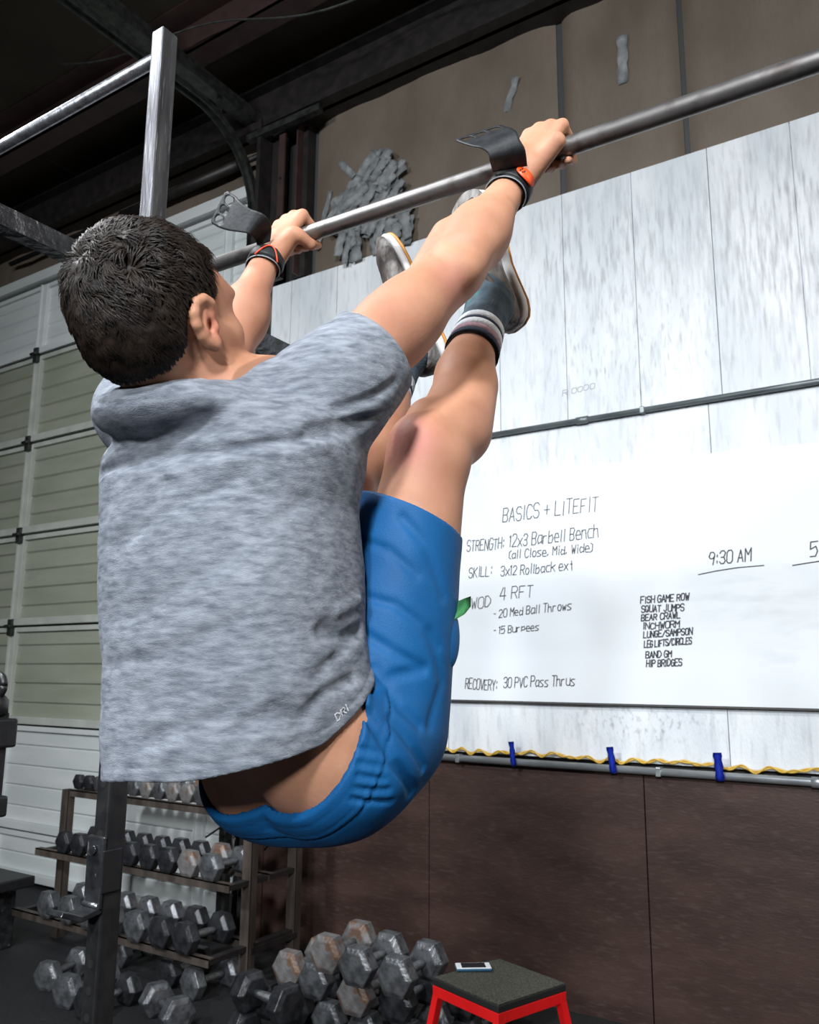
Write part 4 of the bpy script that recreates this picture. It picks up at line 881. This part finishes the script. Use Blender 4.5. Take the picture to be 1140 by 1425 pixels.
M['orange'] = mat('orange_rubber_tag', (.85, .07, .015), (.90, .10, .02), rough=.45)

# ---------------------------------------------------------------- build the athlete
V, Fq = sdf_mesh(body_all, (-1.25, .50, 1.32), (-.42, 1.62, 2.62), .0025)
person = link('person', np_mesh('person', V, Fq), M['skin'])
tag(person, 'dark-haired man in grey t-shirt and blue shorts hanging from the bar, knees raised', 'person')
V, Fq = sdf_mesh(shirt_shell, (-1.22, .60, 1.40), (-.52, 1.15, 2.16), .003)
shirt = link('t_shirt', np_mesh('t_shirt', V, Fq), M['shirt'], person); shirt['label'] = 'heather grey short-sleeved t-shirt'
V, Fq = sdf_mesh(shorts_shell, (-1.08, .80, 1.30), (-.55, 1.28, 1.92), .003)
shorts = link('shorts', np_mesh('shorts', V, Fq), M['shorts'], person); shorts['label'] = 'bright blue athletic shorts'
# green pocket tab and its flap at the back of the thigh
b = bmesh.new(); pts = [(-.628, 1.085, 1.680), (-.622, 1.100, 1.688), (-.618, 1.112, 1.700), (-.620, 1.116, 1.716)]
rows = [[b.verts.new((x + dx, y + dy, z + dz)) for dx, dy, dz in ((-.014, -.022, -.010), (-.004, -.012, -.004), (0, 0, 0))] for x, y, z in pts]
for r0, r1 in zip(rows[:-1], rows[1:]):
    for k in range(2): b.faces.new((r0[k], r0[k + 1], r1[k + 1], r1[k]))
bmesh.ops.solidify(b, geom=b.faces[:], thickness=.002); link('pocket_lining', b, M['green'], shorts, True)
def pocket(p): return smax(el(p, (-.641, 1.084, 1.655), (.013, .026, .048)), -el(p, (-.63, 1.09, 1.71), (.02, .028, .028)), .004)
V, Fq = sdf_mesh(pocket, (-.70, 1.02, 1.56), (-.58, 1.16, 1.74), .003); link('pocket', np_mesh('pocket', V, Fq), M['shorts'], shorts)
# faded white print near the shirt hem
write('DRI', 0, 0, .030, 0, .0125, M['sock_white'], shirt, y=0, th=.0026, sd=3)
lg = shirt.children[-1] if shirt.children else None
for o in bpy.data.objects:
    if o.name.startswith('handwriting') and o.parent == shirt: lg = o
lg.name = 'printed_mark'; ax = Vector((.05, .60, .42)).normalized(); nn = Vector((.90, -.42, .0)).normalized(); upv = nn.cross(ax).normalized() * -1
if upv.z < 0: upv = -upv
nn = ax.cross(upv); mx_ = Matrix(((ax.x, -nn.x, upv.x, -.6725), (ax.y, -nn.y, upv.y, .873), (ax.z, -nn.z, upv.z, 1.535), (0, 0, 0, 1)))

# press the print onto the cloth
from mathutils.bvhtree import BVHTree
bv_ = BVHTree.FromPolygons([v.co[:] for v in shirt.data.vertices], [tuple(p.vertices) for p in shirt.data.polygons])
ow = Vector((.88, -.47, .0)).normalized()
for v in lg.data.vertices:
    w_ = mx_ @ (v.co * .75 + Vector((.003, 0, .006))); hit = bv_.ray_cast(w_ + ow * .04, -ow)[0] or bv_.find_nearest(w_)[0]
    v.co = hit + ow * .0010

# ---------------------------------------------------------------- hair: a cap and curved locks
HB_F = [-.20, -.09, -.062, -.050, -.040, -.028, -.010, .012, .016, .026, .034, .042, .050, .060, .2]
HB_U = [-.062, -.052, -.044, -.026, .002, .032, .043, .040, .004, .004, .045, .072, .095, .113, .13]
def hair_keep(q): return q[:, 2] - np.interp(q[:, 1], HB_F, HB_U)
def hair_cap(p):
    q = (p - HC) @ HR
    d = el(p, hp(0, -.012, .040), (.0825, .101, .096), HR); d = smin(d, el(p, hp(0, -.044, .006), (.069, .059, .064), HR), .03); d = smin(d, el(p, hp(0, .045, .062), (.069, .058, .060), HR), .02)
    d = d + .0022 * vnoise((p * 95).astype(f32), 31) + .0018 * vnoise((p * 45).astype(f32), 33)
    return smax(d, (-hair_keep(q) * .8).astype(f32), .006)
V, Fq = sdf_mesh(hair_cap, (-1.02, .50, 1.88), (-.70, .90, 2.22), .0030)
hair = link('hair', np_mesh('hair', V, Fq), M['hair'], person); hair['label'] = 'short thick wavy dark brown hair'
cen = HC + HU * .03; q = (V - HC) @ HR
outw = (V - cen); outw /= np.linalg.norm(outw, axis=1)[:, None]
dcap = np.linalg.norm(V - cen, axis=1); okv = np.where((hair_keep(q) > .004) & (dcap > .06))[0]
pick = rng.choice(okv, 16000); crown = np.array((0, -.045, .12)); HV, HFc = [], []
nz1 = np.stack([vnoise((V[pick] * 60).astype(f32), 40 + k) for k in range(3)], 1); nz2 = np.stack([vnoise((V[pick] * 22).astype(f32), 50 + k) for k in range(3)], 1)
for n_, i in enumerate(pick):
    o = outw[i]; ql = q[i]; away = ql - crown; top = min(1, max(0, (ql[2] - .03) / .08))
    fl = HR @ (away / (np.linalg.norm(away) + 1e-6)); fl = fl * (1 - .35 * top) + HR @ np.array((0, .55, 0)) * top * .8 - HR @ np.array((0, 0, .5)) * (1 - top)
    fl = fl + nz1[n_] * (.30 + .8 * top) + nz2[n_] * (.5 + 1.1 * top); fl = fl - o * (fl @ o); fl /= np.linalg.norm(fl) + 1e-6
    L_ = (.012 + .016 * top) * rng.uniform(.7, 1.3) * (.6 if hair_keep(ql[None])[0] < .02 else 1); lift = .08 + .26 * top; w = rng.uniform(.0006, .0013); sd_ = np.cross(o, fl)
    base = V[i] - o * .001; wob = rng.uniform(-.4, .4); prev = []
    for j, t in enumerate((0, .35, .7, 1.0)):
        c = base + fl * L_ * t + o * L_ * (lift * math.sin(t * 2.6) + .02) + sd_ * L_ * wob * t * t; ww = w * (1, 1.1, .8, .1)[j]
        prev.append([c - sd_ * ww, c + o * ww * .8, c + sd_ * ww])
    b0 = len(HV); HV.extend([v for r in prev for v in r])
    for j in range(3):
        a = b0 + j * 3; HFc.append((a, a + 1, a + 4, a + 3)); HFc.append((a + 1, a + 2, a + 5, a + 4))
lk = link('hair_locks', np_mesh('hair_locks', np.array(HV), np.array(HFc)), M['hair'], hair); lk['kind'] = 'stuff'
# eyebrows
for s in (-1, 1):
    b = bmesh.new(); tube(b, [hp(s * (.016 + .012 * k), .103 - .0022 * k * k - .001 * k, .036 + .002 * k - .0011 * k * k) for k in range(4)], [.002, .0035, .003, .001], 6); link('eyebrow', b, M['hair'], person, True)

# ---------------------------------------------------------------- socks and shoes
def footwear(A_, K_, H_, T_, upv, side):
    H_, T_ = np.array(H_), np.array(T_); ax = T_ - H_; L_ = np.linalg.norm(ax); ax /= L_
    n = np.array(upv, float); n -= ax * (n @ ax); n /= np.linalg.norm(n); s = np.cross(n, ax)
    A_, K_ = np.array(A_), np.array(K_); sh = K_ - A_; sh /= np.linalg.norm(sh)
    mid = H_ + ax * L_ * .45 + n * .045
    def sk(p):
        d = rc(p, tuple(A_ + sh * .17), tuple(A_), .0490, .0395); d = smin(d, rc(p, tuple(A_), tuple(H_ + ax * .050 + n * .05), .038, .030), .025); d = smin(d, rc(p, tuple(A_), tuple(mid), .036, .028), .02)
        d = smax(d, ((p - (A_ + sh * .159)) @ sh).astype(f32), .003); return d + .0012 * vnoise((p * 60).astype(f32), 7)
    lo = np.minimum(np.minimum(H_, mid), A_ + sh * .17) - .07; hi = np.maximum(np.maximum(H_, mid), A_ + sh * .17) + .07
    V, Fq = sdf_mesh(sk, lo, hi, .003); so = link('sock', np_mesh('sock', V, Fq), M['sock'], person); so['label'] = 'slate blue crew sock with white stripes'
    e1 = np.cross(sh, (0, 0, 1.)); e1 /= np.linalg.norm(e1); e2 = np.cross(sh, e1)
    for t0, t1, m in ((.085, .104, 'sock_white'), (.104, .113, 'sock_navy'), (.113, .131, 'sock_white'), (.131, .147, 'sock_pink'), (.147, .160, 'sock_navy')):
        b = bmesh.new(); rings = []
        for t in (t0, (t0 + t1) / 2, t1):
            r = .0398 + .0098 * (t / .17); rings.append([b.verts.new(tuple(A_ + sh * t + (e1 * math.cos(a) + e2 * math.sin(a)) * r * 1.018)) for a in np.linspace(0, 2 * math.pi, 33)[:-1]])
        for r0, r1 in zip(rings[:-1], rings[1:]):
            for k in range(32): b.faces.new((r0[k], r0[(k + 1) % 32], r1[(k + 1) % 32], r1[k]))
        bmesh.ops.recalc_face_normals(b, faces=b.faces[:]); bmesh.ops.solidify(b, geom=b.faces[:], thickness=.001); link('sock_stripe', b, M[m], so, True)
    st_ = [0, .02, .06, .12, .20, .30, .40, .50, .60, .70, .80, .88, .94, .98, 1.0]
    wd = [w_ * 1.16 for w_ in [.012, .024, .031, .035, .035, .034, .034, .038, .043, .047, .047, .043, .034, .021, .008]]
    ht = [h_ * 1.14 for h_ in [.050, .068, .074, .076, .078, .084, .079, .069, .060, .053, .047, .042, .036, .028, .022]]
    def bend(t): return .010 * max(0, (t - .7) / .3) ** 2          # toe spring
    def ring(t, w, h0, h1, nseg=18, flat=False):
        c = H_ + ax * L_ * t + n * bend(t) + s * side * .006 * math.sin(t * math.pi); out = []
        for k in range(nseg):
            a = 2 * math.pi * k / nseg; cx, cy = math.cos(a), math.sin(a); e = .55 if flat else .8
            x = w * math.copysign(abs(cx) ** e, cx); y = (h0 + h1) / 2 + (h1 - h0) / 2 * math.copysign(abs(cy) ** e, cy)
            if not flat and cy > 0: x *= 1 - .42 * (cy ** 2) * (1 if t < .75 else .5)
            out.append(tuple(c + s * x + n * y))
        return out
    def loft(name, rows, m, parent):
        b = bmesh.new(); R_ = [[b.verts.new(v) for v in r] for r in rows]; k_ = len(rows[0])
        for r0, r1 in zip(R_[:-1], R_[1:]):
            for k in range(k_): b.faces.new((r0[k], r0[(k + 1) % k_], r1[(k + 1) % k_], r1[k]))
        b.faces.new(R_[0][::-1]); b.faces.new(R_[-1]); bmesh.ops.recalc_face_normals(b, faces=b.faces[:])
        return link(name, b, m, parent, True)
    shoe = loft('shoe', [ring(t, w, .014, h) for t, w, h in zip(st_, wd, ht)], M['shoe'], person); shoe['label'] = 'grey and brown knit trainer with white midsole'
    loft('midsole', [ring(t, w + .003, .004, .024 - .004 * t, 18, True) for t, w in zip(st_, wd)], M['shoe_white'], shoe)
    loft('outsole', [ring(t, w + .003, -.001, .008, 18, True) for t, w in zip(st_, wd)], M['gum'], shoe)
    loft('vamp_panel', [ring(t, w * sc, .040, h + .0022) for t, w, h, sc in [(st_[i], wd[i], ht[i], .66) for i in range(6, 12)]], M['shoe_dark'], shoe)
    b = bmesh.new()                                      # padded collar
    tube(b, [tuple(H_ + ax * (L_ * .17 + .044 * math.cos(a)) + s * .032 * math.sin(a) + n * (.086 + .004 * math.cos(a))) for a in np.linspace(0, 2 * math.pi, 28)], .0055, 8, False); link('collar', b, M['shoe_dark'], shoe)
    for k in range(6):                                  # laces
        t = .34 + .05 * k; h = np.interp(t, st_, ht) + .003
        b = bmesh.new(); c = H_ + ax * L_ * t
        tube(b, [tuple(c + s * x + n * (h - 9 * x * x) + ax * .006 * (1 if (k % 2) else -1) * (x / .02)) for x in np.linspace(-.021, .021, 7)], .0024, 6); link('lace', b, M['shoe_white'], shoe)
footwear(RA, RK, (-.677, 1.428, 2.268), (-.777, 1.425, 2.578), (-.35, -1, .1), 1)
footwear(LA, LK, (-.831, 1.428, 2.224), (-.960, 1.390, 2.530), (-.90, -.60, .0), -1)

# ---------------------------------------------------------------- wrist bands and leather hand grips
from mathutils.geometry import delaunay_2d_cdt
def cr(P, t):
    """point on a Catmull-Rom curve through P, t from 0 to 1"""
    n = len(P) - 1; x = min(max(t, 0), .99999) * n; i = int(x); u = x - i; a = [np.array(P[min(max(i + k, 0), n)]) for k in (-1, 0, 1, 2)]
    return .5 * (2 * a[1] + (a[2] - a[0]) * u + (2 * a[0] - 5 * a[1] + 4 * a[2] - a[3]) * u * u + (3 * a[1] - a[0] - 3 * a[2] + a[3]) * u ** 3)
def grip(EA, EB, W_, E_, tag_ang, label):
    g = empty('hand_grip'); g.parent = person; g['label'] = label
    LL, WW = .15, .075; hs = [(.1345, .0145), (.1345, .0375), (.1345, .0605)]; hr = .0100
    pts, edges = [], []
    def loop(L):
        s = len(pts); pts.extend(Vector(q) for q in L); edges.extend((s + i, s + (i + 1) % len(L)) for i in range(len(L)))
    loop([(x, 0) for x in np.linspace(0, LL - .006, 30)] + [(LL, .006)] + [(LL, y) for y in np.linspace(.012, WW - .012, 8)] + [(LL, WW - .006)] + [(x, WW) for x in np.linspace(LL - .006, 0, 30)] + [(0, y) for y in np.linspace(WW - .006, .006, 10)])
    for c in hs: loop([(c[0] + hr * .85 * math.cos(a), c[1] + hr * math.sin(a)) for a in np.linspace(0, 2 * math.pi, 25)[:-1]])
    for x in np.linspace(.005, LL - .004, 34):
        for y in np.linspace(.005, WW - .005, 16):
            if all(math.hypot(x - c[0], y - c[1]) > hr + .0015 for c in hs): pts.append(Vector((x, y)))
    r = delaunay_2d_cdt(pts, edges, [], 1, 1e-6); vs, fs = r[0], r[2]
    b = bmesh.new(); bv = []
    for v in vs:
        t = v[0] / LL; a_, b_ = cr(EA, t), cr(EB, t); s_ = v[1] / WW; c = a_ * (1 - s_) + b_ * s_
        bv.append(b.verts.new(tuple(c)))
    for f in fs:
        c = sum((vs[i] for i in f), Vector((0, 0))) / len(f)
        if all(math.hypot(c[0] - h_[0], c[1] - h_[1]) > hr * .90 for h_ in hs): b.faces.new([bv[i] for i in f])
    bmesh.ops.recalc_face_normals(b, faces=b.faces[:]); bmesh.ops.solidify(b, geom=b.faces[:], thickness=.0018)
    link('palm_strap', b, M['leather'], g, True)
    W_, E_ = np.array(W_), np.array(E_); ax = W_ - E_; ax /= np.linalg.norm(ax); e1 = np.array((1., 0, 0)); e1 -= ax * (e1 @ ax); e1 /= np.linalg.norm(e1); e2 = np.cross(ax, e1); c0 = W_ - ax * .006
    def band(r0, t0, t1, m, nm, a0=0, a1=2 * math.pi, th=.003, n=48, par=None):
        b = bmesh.new(); rings = []
        for t in np.linspace(t0, t1, 5):
            q = (t - (t0 + t1) / 2) / ((t1 - t0) / 2); rr = r0 + .0012 * (1 - q * q)
            rings.append([b.verts.new(tuple(c0 + ax * t + e1 * math.cos(a) * (.0385 + rr) + e2 * math.sin(a) * (.0345 + rr))) for a in np.linspace(a0, a1, n)])
        for r0_, r1_ in zip(rings[:-1], rings[1:]):
            for k in range(n - 1): b.faces.new((r0_[k], r0_[k + 1], r1_[k + 1], r1_[k]))
        bmesh.ops.remove_doubles(b, verts=b.verts[:], dist=1e-5); bmesh.ops.recalc_face_normals(b, faces=b.faces[:]); bmesh.ops.solidify(b, geom=b.faces[:], thickness=th)
        return link(nm, b, m, par or g, True)
    wbd = band(.0, -.016, .016, M['leather'], 'wristband'); band(.002, -.013, .013, M['leather'], 'wristband_strap', tag_ang - 1.2, tag_ang + 1.5, .002, 24)
    band(-.001, -.0185, -.0155, M['leather_edge'], 'band_edge', th=.0015)
    return g, band, (c0, ax, e1, e2)
GLA = [(-1.1188, 1.1801, 2.4681), (-1.1075, 1.1709, 2.4876), (-1.0966, 1.1521, 2.4943), (-1.0975, 1.1319, 2.5004), (-1.1225, 1.1246, 2.514), (-1.148, 1.121, 2.5362), (-1.1655, 1.1233, 2.5559), (-1.1906, 1.1206, 2.5757)]
GLB = [(-1.1486, 1.174, 2.4628), (-1.1433, 1.1638, 2.4694), (-1.1341, 1.1458, 2.4679), (-1.1321, 1.1293, 2.4659), (-1.1542, 1.1252, 2.4737), (-1.1812, 1.1234, 2.4841), (-1.207, 1.1217, 2.4975), (-1.2313, 1.1199, 2.5153)]
GRA = [(-.5466, 1.1895, 2.4434), (-.5373, 1.1623, 2.4555), (-.5409, 1.1511, 2.4676), (-.5464, 1.1497, 2.4847), (-.5587, 1.1564, 2.5), (-.5765, 1.171, 2.5182), (-.5965, 1.1892, 2.5408)]
GRB = [(-.5963, 1.1594, 2.4323), (-.588, 1.1335, 2.4364), (-.5876, 1.1254, 2.4463), (-.5998, 1.1207, 2.4585), (-.617, 1.125, 2.47), (-.6407, 1.1353, 2.49), (-.666, 1.1497, 2.5145)]
gl, bl, _f = grip(GLA, GLB, LW_, LE, -.6, 'black leather grip on the left wrist, strap curled up with three finger holes')
c0, ax_, e1_, e2_ = _f; b = bmesh.new()
tube(b, [tuple(c0 + ax_ * (-.020 + .030 * math.sin(k * .35)) + e1_ * math.cos(a) * .0445 + e2_ * math.sin(a) * .0405) for k, a in enumerate(np.linspace(-1.3, -.1, 10))], .0016, 6); link('elastic_loop', b, M['orange'], gl, True)
gr_, br, fr_ = grip(GRA, GRB, RW_, RE, -.5, 'black leather grip on the right wrist with an orange oval tag')
c0, ax_, e1_, e2_ = fr_; b = bmesh.new(); ring = []; cen_ = None
for k in range(28):
    a = 2 * math.pi * k / 28; t = .0125 * math.sin(a); an = -.38 + .50 * math.cos(a)
    ring.append(b.verts.new(tuple(c0 + ax_ * t + e1_ * math.cos(an) * .0450 + e2_ * math.sin(an) * .0410)))
cen_ = b.verts.new(tuple(c0 + e1_ * math.cos(-.38) * .0462 + e2_ * math.sin(-.38) * .0422))
for k in range(28): b.faces.new((ring[k], ring[(k + 1) % 28], cen_))
bmesh.ops.recalc_face_normals(b, faces=b.faces[:]); bmesh.ops.solidify(b, geom=b.faces[:], thickness=.002); tg_ = link('orange_tag', b, M['orange'], gr_, True)
b = bmesh.new()
for (t, an, r) in ((.002, -.55, .0028), (-.003, -.60, .0022), (.005, -.68, .0018), (-.001, -.72, .0024)):
    p_ = c0 + ax_ * t + e1_ * math.cos(an) * .0464 + e2_ * math.sin(an) * .0424; tube(b, [tuple(p_ - ax_ * r), tuple(p_ + ax_ * r)], .0013, 6)
link('tag_mark', b, M['ink'], gr_)
